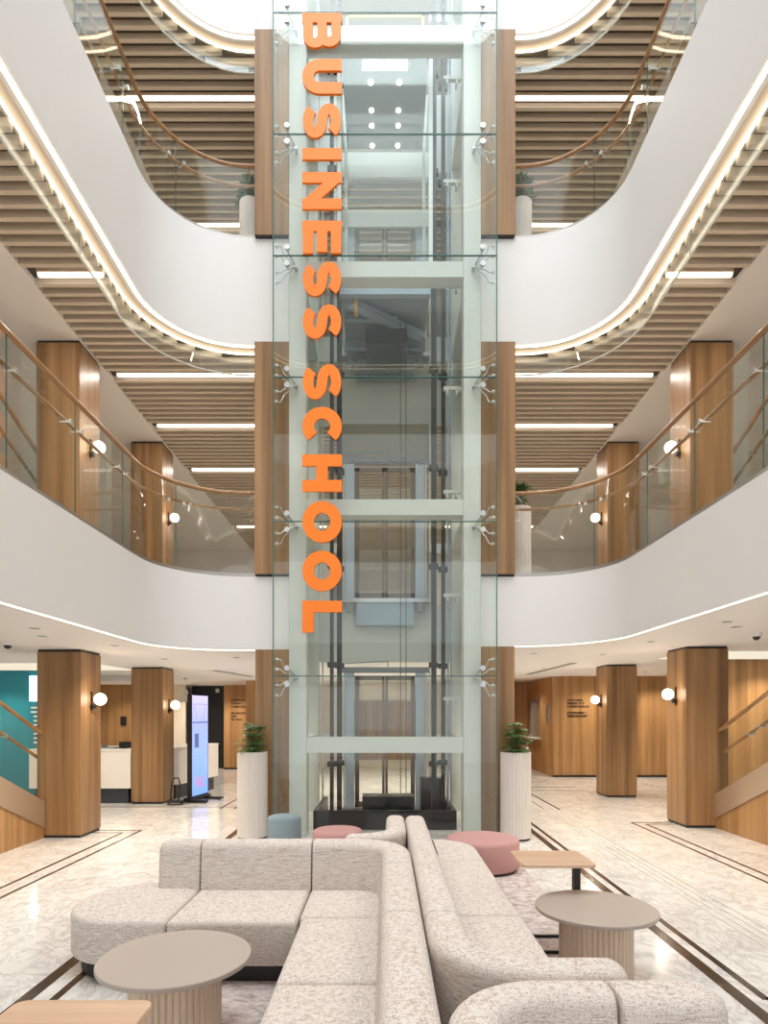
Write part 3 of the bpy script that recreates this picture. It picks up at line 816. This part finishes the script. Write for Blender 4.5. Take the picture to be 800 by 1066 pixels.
for ch, a, b in rows:
    z1 = EYE+(743-a)*8.32/F; z0 = EYE+(743-b)*8.32/F
    obj('letter', letter_mesh(ch, z1-z0, z1, -1.118, GY-.045, GY-.012), 'orange', sign)

# ------------------------------------------------------------------ floor inlays, guide lines, rug
def inlay_lines(name, segs, w_, m='inlay', h=.003):
    mb = MB()
    for (x0, y0), (x1, y1) in segs:
        if abs(x0-x1) < 1e-6: mb.box(x0-w_/2, x0+w_/2, min(y0, y1), max(y0, y1), .0005, h)
        else: mb.box(min(x0, x1), max(x0, x1), y0-w_/2, y0+w_/2, .0005, h)
    return struct(name, mb, m)
inlay_lines('floor_inlay', [((2.13, 1.2), (2.13, 17)), ((-2.14, 1.2), (-2.14, 16.5))], .085)
inlay_lines('floor_inlay', [((2.27, 3.65), (2.27, 17)), ((-1.97, 1.2), (-1.97, 8)), ((2.27, 3.65), (2.9, 3.65))], .05)
inlay_lines('floor_inlay', [((3.85, 1.2), (3.85, 9.6)), ((4.02, 1.2), (4.02, 9.45)), ((3.85, 9.6), (4.5, 9.6)), ((4.02, 9.45), (4.5, 9.45))], .035)
inlay_lines('floor_inlay', [((-3.55, 1.2), (-3.55, 8.95)), ((-3.75, 1.2), (-3.75, 8.78)), ((-3.55, 8.95), (-4.2, 8.95)), ((-3.75, 8.78), (-4.2, 8.78))], .035)
inlay_lines('floor_inlay', [((-2.7, 11), (-2.7, 18)), ((-2.95, 11), (-2.95, 18)), ((-6, 11.2), (-2.1, 11.2)), ((2.6, 11), (2.6, 15)), ((2.85, 11), (2.85, 14.2)), ((3.1, 10.9), (3.1, 13.6)), ((3.1, 13.6), (4.4, 13.6)), ((2.85, 14.2), (4.4, 14.2))], .035)
M['guide'] = mat('guide_line_steel', (.66, .63, .59), .35, .1)
inlay_lines('floor_guide_line', [((x, 4.2), (x, 12.5)) for x in (2.78, 2.86, 2.94, 3.02)], .022, 'guide', .005)
tag(obj('area_rug', MB().round_prism(rpoly([(-1.2, .9), (1.52, .9), (1.52, 7.0), (-1.2, 7.0)], .01, 2), .0035, .014, .004, 2), 'rug'), 'mottled grey rose rug lying under the tweed sofas', 'rug')

# ------------------------------------------------------------------ sofas
SH, BH, RZ = .42, .75, .014
def back_poly(path, th):
    a = offset(path, 0); b = offset(path, -th)      # material on the right of travel
    return a+b[::-1]
def clip_seams(path, cuts):
    d = arclen(path); cuts = [0]+[c for c in cuts if 0 < c < d[-1]]+[d[-1]]
    return [sub_path(path, a+(.004 if a > 0 else 0), b-(.004 if b < d[-1] else 0)) for a, b in zip(cuts, cuts[1:])]
def fix_ccw(p):
    if p[0] == 'rp': return p
    a = sum(p[i][0]*p[(i+1) % len(p)][1]-p[(i+1) % len(p)][0]*p[i][1] for i in range(len(p))); return p if a > 0 else p[::-1]
def round_ends(poly, n, r):
    return poly
def sofa(label, loc, seats, backs, plinth):
    t = thing('modular_sofa', label, 'sofa', (*loc, RZ), 'tweed sofas joined back to back')
    for p in plinth: obj('plinth', MB().prism(fix_ccw(p), RZ, .135), 'plinth', t)
    for p in seats: obj('seat', MB().round_prism(fix_ccw(p), .13, SH, .035, 4, .015, .008), 'fabric', t, True)
    for path, th, r0, r1 in backs:
        obj('backrest', MB().sweep(path, th, .14, BH, .055, r0, r1), 'fabric', t, True)
    return t
def fix_ccw_keep(p, rs):
    a = sum(p[i][0]*p[(i+1) % len(p)][1]-p[(i+1) % len(p)][0]*p[i][1] for i in range(len(p)))
    return (p, rs) if a > 0 else (p[::-1], rs[::-1])
g = .004
SP = .185   # spine plane between left and right sofas
# --- sofa A: left of the spine, front; its back runs along the spine then turns left
Yb0, Yb1 = 4.48, 4.73
outerA = [(SP-g, 1.0), (SP-g, Yb1-.42)]+arc(SP-g-.42, Yb1-.42, .42, 0, 90, 9)[1:]+[(-1.68, Yb1)]
d = arclen(outerA); tot = d[-1]
segA = clip_seams(outerA, [1.97, 2.94, tot-1.68+.54, tot-.32])
backsA = [(p[::-1], .20, .012 if i else .05, .012 if i < len(segA)-1 else .03) for i, p in enumerate(segA)]
backsA = [(p, .2, b, a) for p, _, a, b in backsA]
backsA = [(list(reversed(p[::-1])), th, a, b) for p, th, a, b in backsA]
inn = SP-.2-g
seatsA = [rpoly([(-.53, 1.0), (inn, 1.0), (inn, 1.995), (-.53, 1.995)], .02, 2), rpoly([(-.53, 2.005), (inn, 2.005), (inn, 2.945), (-.53, 2.945)], .02, 2),
          rpoly([(-.53, 2.955), (inn, 2.955), (inn, 3.895), (-.53, 3.895)], .02, 2),
          rpoly([(-.545, 3.905), (inn, 3.905), (inn, 4.52), (-.545, 4.52)], [.02, .02, .2, .02], 4),
          rpoly([(-1.36, 3.81), (-.555, 3.81), (-.555, 4.52), (-1.36, 4.52)], .02, 2),
          rpoly([(-2.12, 3.81), (-1.37, 3.81), (-1.37, 4.72), (-2.12, 4.72)], [.44, .02, .02, .44], 10)]
plA = [[(-.47, 1.05), (SP-.05, 1.05), (SP-.05, 4.6), (-.47, 4.6)], [(-1.7, 3.88), (-.47, 3.88), (-.47, 4.66), (-1.7, 4.66)], [(p[0], p[1]) for p in arc(-1.68, 4.265, .385, 90, 270, 14)]]
def seg_back(segs, th, flip, ends):
    out = []
    for i, p in enumerate(segs):
        q = p if not flip else p[::-1]
        r0 = ends[0] if i == 0 else .012; r1 = ends[1] if i == len(segs)-1 else .012
        if flip: r0, r1 = r1, r0
        out.append((q, th, r0, r1))
    return out
# travelling +Y along the spine the sofa lies to the left, so reverse the path
sofa('tweed sofa in front left of the centre back, rounded seat at its left end', (-.8, 4.0), seatsA, seg_back(segA, .2, True, (.05, .06)), plA)
# --- sofa B: right of the spine, its back turns right near the viewer
By = 2.26
outerB = [(SP+g, 5.8), (SP+g, By+.42)]+arc(SP+g+.42, By+.42, .42, 180, 270, 9)[1:]+[(.92, By)]
segB = clip_seams(outerB, [.38, 5.8-3.93, 5.8-2.97])
inb = SP+.2+g
seatsB = [rpoly([(inb, 5.43), (.88, 5.43), (.88, 6.35), (inb, 6.35)], [.02, .02, .44, .05], 8),
          rpoly([(inb, 3.945), (.88, 3.945), (.88, 5.42), (inb, 5.42)], .02, 2),
          rpoly([(inb, 2.42), (.88, 2.42), (.88, 3.935), (inb, 3.935)], [.2, .02, .02, .02], 4),
          rpoly([(SP+g, 5.83), (inb-.002, 5.83), (inb-.002, 6.35), (SP+g, 6.35)], [.02, .02, .02, .1], 3)]
plB = [[(SP+.06, 2.34), (.82, 2.34), (.82, 5.95), (.5, 6.26), (SP+.06, 6.26)]]
sofa('tweed sofa right of the centre back, rounded seat beside the larger rose pouf', (.55, 4.2), seatsB, seg_back(segB, .18, True, (.07, .06)), plB)
# --- sofa C: left of the spine, far side; its back turns left behind sofa A
Cy = 4.76
outerC = [(SP-g, 5.82), (SP-g, Cy+.42)]+arc(SP-g-.42, Cy+.42, .42, 0, -90, 9)[1:]+[(-.32, Cy)]
segC = clip_seams(outerC, [.6])
inc = SP-.18-g
seatsC = [rpoly([(-.42, 4.92), (inc, 4.92), (inc, 5.6), (-.42, 5.6)], [.02, .2, .02, .02], 4), rpoly([(-.42, 5.61), (inc, 5.61), (inc, 6.3), (-.42, 6.3)], [.02, .02, .05, .4], 8)]
sofa('tweed sofa mostly hidden behind the others, its curved back toward the lift', (-.1, 5.4), seatsC, seg_back(segC, .17, True, (.07, .06))if False else seg_back(segC, .17, False, (.07, .06)), [[(-.36, 4.84), (.1, 4.84), (.1, 5.9), (-.1, 6.2), (-.36, 5.9)]])
# --- sofa D: right front, its back nearest the viewer
Dy = 2.235
outerD = [(SP+g, .9), (SP+g, Dy-.36)]+arc(SP+g+.36, Dy-.36, .36, 180, 90, 9)[1:]+[(1.17, Dy)]
segD = clip_seams(outerD, [arclen(outerD)[-1]-.38])
ind = SP+.17+g
seatsD = [rpoly([(ind, .9), (.85, .9), (.85, 1.4), (ind, 1.4)], .02, 2), rpoly([(ind, 1.41), (.85, 1.41), (.85, 2.05), (ind, 2.05)], [.02, .02, .02, .18], 4),
          rpoly([(.86, 1.35), (1.2, 1.35), (1.2, 2.05), (.86, 2.05)], [.02, .2, .1, .02], 6)]
bd = seg_back(segD, .17, False, (.05, .07))
p, th, a, b = bd[-1]; bd[-1] = (p, .20, a, .08)
sofa('tweed sofa nearest the viewer at right, its backrest cropped by the frame', (.8, 1.7), seatsD, bd, [[(SP+.06, 1.0), (.8, 1.0), (.8, 1.42), (1.12, 1.42), (1.12, 2.15), (SP+.3, 2.15), (SP+.06, 1.9)]])

# ------------------------------------------------------------------ tables and poufs
def coffee_table(x, y, label):
    t = thing('coffee_table', label, 'coffee table', (x, y, RZ), 'round taupe coffee tables')
    obj('fluted_drum', MB().lathe([(.23, RZ), (.23, .42)], (x, y, 0), 176, 4, .009), 'flute', t)
    obj('tabletop', MB().lathe([(.36, .422), (.378, .426), (.382, .434), (.382, .448), (.378, .452), (.3, .4525)], (x, y, 0), 72), 'taupe', t, True)
    obj('foot_ring', MB().lathe([(.215, RZ-.001), (.215, RZ+.012)], (x, y, 0), 48), 'plinth', t)
coffee_table(-1.08, 3.17, 'round taupe coffee table on fluted drum, in front of the left sofa')
coffee_table(1.365, 3.98, 'round taupe coffee table on fluted drum, right of the sofas')
def side_table(xa, xb, ya, yb, label):
    t = thing('side_table', label, 'side table', ((xa+xb)/2, (ya+yb)/2, RZ), 'pale oak side tables')
    obj('tabletop', MB().round_prism(rpoly([(xa, ya), (xb, ya), (xb, yb), (xa, yb)], .045, 6), .632, .655, .006, 2), 'table_wood', t, True)
    ym = (ya+yb)/2
    obj('leg', MB().box(xb-.10, xb-.055, ym-.03, ym+.03, RZ+.02, .632), 'black', t)
    p = [(xa+.06, ya+.07, RZ+.012), (xb-.10, ya+.07, RZ+.012), (xb-.075, ya+.10, RZ+.012), (xb-.075, yb-.10, RZ+.012), (xb-.10, yb-.07, RZ+.012), (xa+.06, yb-.07, RZ+.012)]
    obj('sled_base', MB().tube(p, .012, 8), 'black', t, True)
side_table(.95, 1.47, 4.25, 4.70, 'pale oak side table with black leg, beside the right sofa and rose pouf')
side_table(-1.34, -.84, 1.80, 2.25, 'pale oak side table at bottom left, cut by the frame')
def pouf(x, y, r, z, m, label):
    t = thing('pouf', label, 'pouf', (x, y, RZ))
    z0 = RZ if y < 7 else .002
    obj('cushion', MB().lathe([(r*.96, z0+.03), (r, z0+.05), (r, z-.045), (r-.012, z-.018), (r-.035, z-.004), (r-.08, z), (.01, z+.006)], (x, y, 0), 56), m, t, True)
    obj('foot_ring', MB().lathe([(r*.93, z0), (r*.93, z0+.031)], (x, y, 0), 40), 'plinth', t)
pouf(1.06, 6.70, .40, .36, 'pink', 'larger dusty rose round pouf right of the sofas')
pouf(-.56, 7.30, .295, .335, 'pink', 'smaller dusty rose round pouf behind the sofas')
pouf(-1.23, 7.52, .205, .46, 'blue', 'tall blue grey round pouf behind the sofas beside the planter')

# ------------------------------------------------------------------ planters and plants
def planter(x, y, zf, h, r, label, plabel, seed=1, sc=1.0):
    t = thing('planter', label, 'planter', (x, y, zf), 'tall pale ribbed planters')
    obj('ribbed_pot', MB().lathe([(r, zf+.03), (r, zf+h), (r-.025, zf+h), (r-.025, zf+h-.05)], (x, y, 0), 112, 4, .006), 'planter', t)
    obj('base_ring', MB().lathe([(r-.012, zf), (r-.012, zf+.031)], (x, y, 0), 40), 'plinth', t)
    obj('soil', MB().lathe([(r-.03, zf+h-.06), (r-.03, zf+h-.035)], (x, y, 0), 32), 'soil', t)
    rnd = random.Random(seed); p = thing('potted_plant', plabel, 'plant', (x, y, zf+h-.04), 'leafy green plants in tall planters')
    st = MB(); lf = MB(); z0 = zf+h-.045
    for k in range(64):
        a = rnd.uniform(0, 2*PI); hh = rnd.uniform(.05, .44)*sc; rr = rnd.uniform(.02, .20)*sc*(1.15-.5*hh/.44)
        c = Vector((x+rr*math.cos(a), y+rr*math.sin(a), z0+hh))
        b = Vector((x+.25*rr*math.cos(a), y+.25*rr*math.sin(a), z0))
        st.tube([b, (b+c)/2+Vector((0, 0, .02)), c], .0035, 5)
        n = rnd.randint(6, 8); ph = rnd.uniform(0, 6)
        for i in range(n):
            th = ph+2*PI*i/n; L = rnd.uniform(.075, .115)*sc; wd = L*.2
            d = Vector((math.cos(th), math.sin(th), rnd.uniform(-.45, .05))).normalized(); u = Vector((-math.sin(th), math.cos(th), 0))
            up = Vector((0, 0, .006))
            lf.add([c, c+d*L*.5+u*wd, c+d*L, c+d*L*.5-u*wd, c+d*L*.5+up], [(0, 1, 4), (1, 2, 4), (2, 3, 4), (3, 0, 4)])
    obj('stems', st, 'stem', p, True); obj('leaves', lf, 'leaf', p)
planter(-1.815, 8.42, .001, 1.18, .205, 'ribbed planter in front of the left pilaster on the ground floor', 'bushy green plant in the left ground floor planter', 3)
planter(1.775, 8.35, .001, 1.18, .205, 'ribbed planter in front of the right pilaster on the ground floor', 'bushy green plant in the right ground floor planter', 5)
planter(2.02, 9.35, 3.65, 1.16, .2, 'ribbed planter behind balcony glass on the first floor, right of the lift', 'green plant peeping over the first floor handrail', 8)
planter(-2.03, 9.3, 8.4, 1.0, .17, 'ribbed planter behind second floor glass, left of the lift', 'green plant behind second floor glass, left of the lift', 11)
planter(2.05, 9.3, 8.4, 1.0, .17, 'ribbed planter behind second floor glass, right of the lift', 'green plant behind second floor glass, right of the lift', 12)

# ------------------------------------------------------------------ ground floor background, left
ZL = 2.60
struct('wall_left', MB().box(-HX, -7.19, 12.4, 12.5, 0, 2.62), 'teal')
tw = struct('wall_left', MB().add([(-7.19, 12.4, 0), (-6.76, 12.526, 0), (-6.76, 12.626, 0), (-7.19, 12.5, 0), (-7.19, 12.4, 2.6), (-6.76, 12.526, 2.6), (-6.76, 12.626, 2.6), (-7.19, 12.5, 2.6)],
            [(0, 3, 2, 1), (4, 5, 6, 7), (0, 1, 5, 4), (1, 2, 6, 5), (2, 3, 7, 6), (3, 0, 4, 7)]), 'teal')
# glowing sign and list of lines on the teal wall
t = thing('wall_sign', 'glowing white sign with small pale lines on the teal wall, half hidden by a column', 'sign', (-6.7, 12.45, 1.2))
def on_teal(u): return (-7.19+.942*u, 12.4+.277*u)
m = MB(); rnd = random.Random(4)
for r_ in range(9):
    u = .03; z = 2.46-r_*.058
    while u < .38:
        wd = rnd.uniform(.02, .045); a = on_teal(u); b = on_teal(u+wd)
        m.add([(a[0], a[1]-.03, z-.042), (b[0], b[1]-.03, z-.042), (b[0], b[1]-.03, z), (a[0], a[1]-.03, z), (a[0], a[1]-.005, z-.042), (b[0], b[1]-.005, z-.042), (b[0], b[1]-.005, z), (a[0], a[1]-.005, z)],
              [(0, 1, 2, 3), (4, 7, 6, 5), (0, 4, 5, 1), (3, 2, 6, 7), (0, 3, 7, 4), (1, 5, 6, 2)]); u += wd+.008
obj('glowing_letters', m, 'neon', t)
for r_ in (0, 1, 2, 3, 4, 6, 7, 8):
    z = 1.84-r_*.088; a = on_teal(.05+(.05 if r_ > 1 else 0)); b = on_teal(.40)
    obj('list_line', MB().add([(a[0], a[1]-.02, z-.035), (b[0], b[1]-.02, z-.035), (b[0], b[1]-.02, z), (a[0], a[1]-.02, z), (a[0], a[1]-.004, z-.035), (b[0], b[1]-.004, z-.035), (b[0], b[1]-.004, z), (a[0], a[1]-.004, z)],
              [(0, 1, 2, 3), (4, 7, 6, 5), (0, 4, 5, 1), (3, 2, 6, 7), (0, 3, 7, 4), (1, 5, 6, 2)]), 'pale', t)
struct('wall_back', MB().box(-9.0, -6.95, 18.6, 18.7, 0, 2.3), 'wood_warm')
struct('wall_back', MB().box(-HX, -6.95, 18.5, 18.6, 0, 2.62), 'wood_warm')
struct('wall_back', MB().box(-6.95, -6.02, 18.5, 18.6, 0, 2.62), 'cream')
struct('wall_back', MB().box(-6.02, -4.93, 19.2, 19.3, 0, 2.62), 'black')
struct('wall_back', MB().box(-4.93, -3.7, 18.8, 19.0, 0, 2.62), 'wood_warm')
struct('wall_back', MB().box(-3.74, -3.64, 16.6, 18.8, 0, 2.62), 'wood_warm')
struct('wall_back', MB().box(-3.74, -3.2, 16.5, 16.6, 0, 2.62), 'wood_warm')
struct('ceiling', MB().box(-HX, -4.9, 14.0, 14.2, 2.44, 2.57), 'ceil')
struct('wall_back', MB().box(-3.3, 3.3, 19.5, 19.6, 0, 2.7), 'cream')
struct('wall_back', MB().box(-1.3, 1.3, 19.42, 19.5, .25, 2.1), 'wood')
tag(obj('wall_socket_panel', MB().box(-7.95, -7.78, 18.46, 18.5, 1.35, 1.62), 'black'), 'small black panel on the wood wall behind the desk', 'wall panel')
tag(obj('wall_sensor', MB().box(-5.28, -5.18, 19.15, 19.2, 2.36, 2.48), 'pale'), 'small pale sensor high on the black wall', 'sensor')
# reception desk
t = thing('reception_desk', 'long white reception desk with dark recessed plinth behind the left columns', 'desk', (-5.2, 12.2, 0))
def desk_plan(o): return [(-6.72+o, 11.60+o), (-4.80-o, 11.60+o), (-4.80-o, 12.22+o), (-4.10-o, 12.22+o), (-3.80-o, 14.0-o), (-4.42+o, 14.0-o), (-4.62+o, 12.9-o), (-6.72+o, 12.9-o)]
obj('counter_front', MB().prism(desk_plan(0), .29, 1.0), 'desk', t)
obj('counter_top', MB().prism(desk_plan(-.012), 1.0, 1.03), 'desk', t)
obj('plinth', MB().prism(desk_plan(.08), 0, .29), 'navy', t)
tag(obj('desk_monitor', MB().box(-5.13, -4.75, 11.85, 11.89, 1.04, 1.16).box(-5.10, -5.0, 11.83, 11.93, 1.03, 1.05), 'black'), 'low black screen standing on the white reception desk', 'monitor')
tag(obj('paper_tray', MB().box(-5.42, -5.16, 11.72, 11.95, 1.03, 1.055).box(-5.42, -5.40, 11.72, 11.95, 1.055, 1.10), 'grey'), 'grey paper tray beside the screen on the reception desk', 'tray')
# pendant lamp
t = thing('pendant_lamp', 'pale pendant lamp hanging behind the farther left column', 'lamp', (-4.95, 15.0, 2.1))
zp = 2.57
obj('ceiling_rose', MB().lathe([(.05, 0), (.05, .03)], (-4.87, 15.0, zp-.03), 20), 'frame', t, True)
obj('cord', MB().tube([(-4.87, 15, 2.28), (-4.87, 15, zp-.02)], .006, 6), 'frame', t)
obj('shade', MB().lathe([(.17, 0), (.165, .03), (.10, .12), (.06, .17), (.06, .27), (.03, .30)], (-4.87, 15, 1.98), 28), 'planter', t, True)
# display kiosk (turned toward the right)
ka = Vector((-3.66, 11.65)); kb = Vector((-3.545, 12.30)); kd = (kb-ka).normalized(); kn = Vector((kd.y, -kd.x))   # kn points right
def kq(u, o, z): p = ka+kd*u+kn*o; return (p.x, p.y, z)
def kbox(mb, u0, u1, o0, o1, z0, z1):
    vs = [kq(u, o, z) for z in (z0, z1) for o in (o0, o1) for u in (u0, u1)]
    return mb.add(vs, [(0, 2, 3, 1), (4, 5, 7, 6), (0, 1, 5, 4), (2, 6, 7, 3), (0, 4, 6, 2), (1, 3, 7, 5)])
t = thing('display_kiosk', 'tall black display with a blue lit screen standing before the desk', 'display', (ka.x, ka.y+.3, 0))
W = (kb-ka).length
obj('casing', kbox(MB(), -.015, W+.015, -.09, 0, .10, 2.07), 'black', t)
sc_ = obj('screen', kbox(MB(), .01, W-.01, 0, .004, .13, 2.05), 'screen', t)
m = MB(); kbox(m, .10, .26, .004, .006, 1.05, 1.32); kbox(m, .0+.02, W-.02, .004, .006, 1.52, 1.545)
obj('dark_poster_image', m, 'screen_dark', sc_)
m = MB()
for k in range(7): kbox(m, .06, .06+.4+.02*(k % 3), .004, .0055, .55+.055*k, .556+.055*k)
kbox(m, .05, .60, .004, .0055, 1.88, 1.89)
for k in range(12): kbox(m, .06+.012*k, .07+.012*k, .004, .0055, 1.85-.025*k, 1.88-.025*k); kbox(m, .56-.012*k, .57-.012*k, .004, .0055, 1.85-.025*k, 1.88-.025*k)
obj('line_drawing', m, 'screen_line', sc_)
m = MB(); rnd = random.Random(2)
for r_ in range(4):
    for k in range(7): kbox(m, .12+.055*k, .155+.055*k, .004, .006, .45-.055*r_-.005*k*0, .485-.055*r_) if rnd.random() > .25 else None
obj('red_caption', m, 'screen_pink', sc_)
obj('foot', kbox(MB(), .02, .14, -.22, .26, .02, .06), 'black', t); obj('foot', kbox(MB(), W-.14, W-.02, -.14, .34, .02, .06), 'black', t)
obj('base_plate', kbox(MB(), -.02, W+.02, -.16, .05, .05, .10), 'black', t)
m = MB()
for u in (.08, W-.08):
    for o in (-.10, .24): c = kq(u, o, .025); m.tube([(c[0]-.01, c[1], .025), (c[0]+.01, c[1], .025)], .024, 12)
obj('caster', m, 'black', t)
# folding trolley behind the kiosk
t = thing('hand_trolley', 'small folding black hand trolley beside the lit display', 'trolley', (-3.95, 11.45, 0))
obj('handle_frame', MB().tube([(-4.00, 11.45, .08), (-3.97, 11.45, .42), (-3.93, 11.46, .50), (-3.86, 11.48, .50), (-3.84, 11.5, .42), (-3.86, 11.5, .08)], .014, 8), 'black', t, True)
obj('load_plate', MB().box(-4.06, -3.78, 11.36, 11.6, .05, .075), 'black', t)
for s in (-4.05, -3.8): obj('wheel', MB().tube([(s-.012, 11.5, .045), (s+.012, 11.5, .045)], .043, 14), 'plinth', t, True)

# wall lettering: rows of small dark characters, too small to read in the photo
def char_rows(name, label, x0, y, ztop, rows, ch, pitch, cat='sign'):
    t = thing(name, label, cat, (x0, y, ztop))
    rnd = random.Random(len(rows)*7+int(x0*3)); z = ztop
    for r_ in rows:
        if r_:
            m = MB(); u = x0
            for k in range(r_):
                wd = ch*rnd.choice((.55, .7, .7)); th = ch*.22
                m.box(u, u+th, y-.012, y, z-ch, z)
                if rnd.random() > .3: m.box(u+wd-th, u+wd, y-.012, y, z-ch, z)
                if rnd.random() > .4: m.box(u, u+wd, y-.012, y, z-th, z)
                if rnd.random() > .4: m.box(u, u+wd, y-.012, y, z-ch, z-ch+th)
                u += wd+ch*.25
            obj('text_line', m, 'text', t)
        z -= pitch
    return t
char_rows('wall_lettering', 'small dark lettering on the wood wall at left, beyond the lit display', -4.70, 18.8, 2.14, [10, 6, 12, 0, 10, 3, 7], .055, .098)
char_rows('wall_lettering', 'small dark lettering on the wood wall between planter and right column', 4.90, 16.5, 2.09, [9, 10, 12, 0, 11, 12], .052, .085)
# ------------------------------------------------------------------ ground floor background, right
ZR = 2.72
struct('wall_right', MB().box(4.5, HX, 16.5, 16.6, 0, ZR), 'wood_warm')
struct('baseboard_right', MB().box(4.51, HX, 16.485, 16.5, 0, .05), 'black')
struct('baseboard_left', MB().box(-4.93, -3.75, 18.785, 18.8, 0, .05), 'black')
# side wall with a serving hatch
hy0, hy1, hz0, hz1 = 17.75, 18.9, 1.0, 2.15
struct('wall_right', MB().box(4.5, 4.62, 16.6, hy0, 0, ZR).box(4.5, 4.62, hy1, HY1, 0, ZR).box(4.5, 4.62, hy0, hy1, 0, hz0).box(4.5, 4.62, hy0, hy1, hz1, ZR), 'wood_warm')
t = thing('serving_hatch', 'framed hatch opening with a small ledge in the right side wood wall', 'hatch', (4.5, 18.3, 1))
obj('hatch_frame', MB().box(4.47, 4.66, hy0, hy0+.04, hz0, hz1).box(4.47, 4.66, hy1-.04, hy1, hz0, hz1).box(4.47, 4.66, hy0, hy1, hz1-.04, hz1), 'chan', t)
obj('ledge', MB().box(4.36, 4.66, hy0-.03, hy1, hz0-.04, hz0), 'pale', t)
obj('shutter', MB().box(4.70, 4.72, hy0, hy0+.45, hz0, hz1), 'pale', t)
struct('wall_right', MB().box(5.9, 6.0, 17.2, 20, 0, ZR), 'wood_warm')
struct('wall_right', MB().box(4.62, 5.9, 19.3, 19.4, 0, ZR), 'wood_warm')
tag(obj('notice_panel', MB().box(4.485, 4.5, 16.85, 17.12, 1.45, 1.95).box(4.48, 4.485, 16.92, 17.05, 1.75, 1.85).box(4.48, 4.485, 16.92, 17.05, 1.55, 1.65), 'chan'), 'small grey notice panel on the wood wall right of the hatch', 'panel')
struct('wall_back', MB().box(3.28, 4.5, 19.4, 19.5, 0, ZR), 'wood_warm')
struct('wall_back', MB().box(2.2, 3.3, 16.9, 17.0, 0, ZR).box(3.2, 3.3, 17.0, 19.4, 0, ZR), 'wood_warm')
tag(obj('wall_frame', MB().box(3.62, 3.86, 19.36, 19.4, 1.55, 2.05), 'pale'), 'white framed sheet on the far wood wall above the right planter', 'frame')
struct('wall_right', MB().box(6.35, 7.12, 11.4, 11.9, 0, 2.72), 'wood_warm')
struct('wall_right', MB().box(7.12, HX, 11.5, 11.6, 0, 2.72), 'bluegrey')

# ceiling fittings of the ground floor
def on_ceiling(px, py, z=None):
    y = (2.64-EYE)*F/(743-py)
    x = (px-401)*y/F; z = zc((x, y)); y = (z-EYE)*F/(743-py); x = (px-401)*y/F; return x, y, zc((x, y))
spots = [(36, 654, 'near the left dome camera'), (120, 672, 'above the nearer left column'), (172, 686, 'above the farther left column'), (757, 647, 'near the right dome camera'), (678, 668, 'left of the nearer right column'), (628, 681, 'above the farther right column')]
def downlight(x, y, z, label, e=100):
    t = thing('ceiling_downlight', label, 'downlight', (x, y, z), 'recessed ceiling downlights')
    obj('trim_ring', MB().lathe([(.075, -.006), (.075, 0)], (x, y, z), 28), 'ceil', t)
    obj('dark_recess', MB().lathe([(.05, -.0085), (.05, -.006)], (x, y, z), 24), 'grey', t)
    downlight_lamp(x, y, z-.06, e)
for px, py, nm in spots: downlight(*on_ceiling(px, py), 'recessed downlight in the ground floor ceiling '+nm)
fill_downlights = [(-2.4, 9.9, 'behind the left pilaster'), (2.4, 9.9, 'behind the right pilaster'), (-5.6, 10.6, 'over the left stair foot'), (5.9, 10.4, 'over the right stair foot'),
        (-5.7, 14.2, 'above the back of the desk'), (-3.3, 13.4, 'above the lit display'), (3.4, 13.2, 'above the dark floor lines at right'), (6.2, 14.6, 'behind the nearer right column'),
        (-5.6, 17.9, 'before the black wall'), (3.7, 17.6, 'before the hatch wall'), (-4.4, 18.0, 'before the lettered left wall'), (5.5, 15.8, 'before the lettered right wall'), (5.3, 18.2, 'inside the hatch room'), (7.2, 15.8, 'at the far right wood wall'),
        (-7.6, 11.6, 'before the teal wall'), (0, 13.0, 'first one behind the lift doors'), (0, 16, 'second one behind the lift doors'), (-1.6, 14.6, 'behind the lift, left'), (1.6, 14.6, 'behind the lift, right'), (7.0, 10.8, 'before the wood panel at the far right'),
        (-7.4, 17.6, 'before the wood wall behind the desk'),
        (-3.9, 7.0, 'in front of the nearer left column'), (4.0, 7.0, 'in front of the nearer right column'), (-4.0, 4.5, 'beside the viewer, left'), (4.0, 4.5, 'beside the viewer, right'), (-2, -1.5, 'behind the viewer, left'), (2, -1.5, 'behind the viewer, right')]
for x, y, nm in fill_downlights: downlight(x, y, zc((x, y)), 'added ground floor downlight '+nm, 240 if abs(x) < .1 else 60 if y < 8 else 100)  # added downlights, put in to brighten the ground floor
for px, py, nm in ((8, 668, 'left'), (788, 659, 'right')):
    x, y, z = on_ceiling(px, py)
    t = thing('dome_camera', 'small white dome camera with dark lens on the ceiling at far %s' % nm, 'camera', (x, y, z))
    obj('housing', MB().lathe([(.045, -.05), (.062, -.045), (.065, 0)], (x, y, z), 24), 'ceil', t, True)
    obj('dome', MB().lathe([(.005, -.095), (.025, -.088), (.04, -.07), (.045, -.05)], (x, y, z), 24), 'black', t, True)
for (p, q, nm) in (((224, 698), (262, 704.5), 'left'), ((598, 690), (550, 702), 'right')):
    a = on_ceiling(*p); b = on_ceiling(*q)
    tag(obj('air_slot', MB().bar((a[0], a[1], a[2]-.006), (b[0], b[1], b[2]-.006), .12, .008), 'grey'), 'long dark air slot in the ground floor ceiling, %s of the lift' % nm, 'vent')
# lit ceiling coves at the sides
M['cove'] = emit('cove_glow', (1, .90, .70), .85)
for s, y0, y1, nm in ((-1, 10.6, 12.2, 'left'), (1, 9.9, 11.2, 'right')):
    x0, x1 = sorted((s*5.0, s*HX)); z = zc((s*5.0, 0))
    tag(obj('ceiling_cove_light', MB().box(x0, x1, y0, y1, z-.012, z-.002), 'cove'), 'warm lit ceiling panel over the %s side of the ground floor' % nm, 'light')
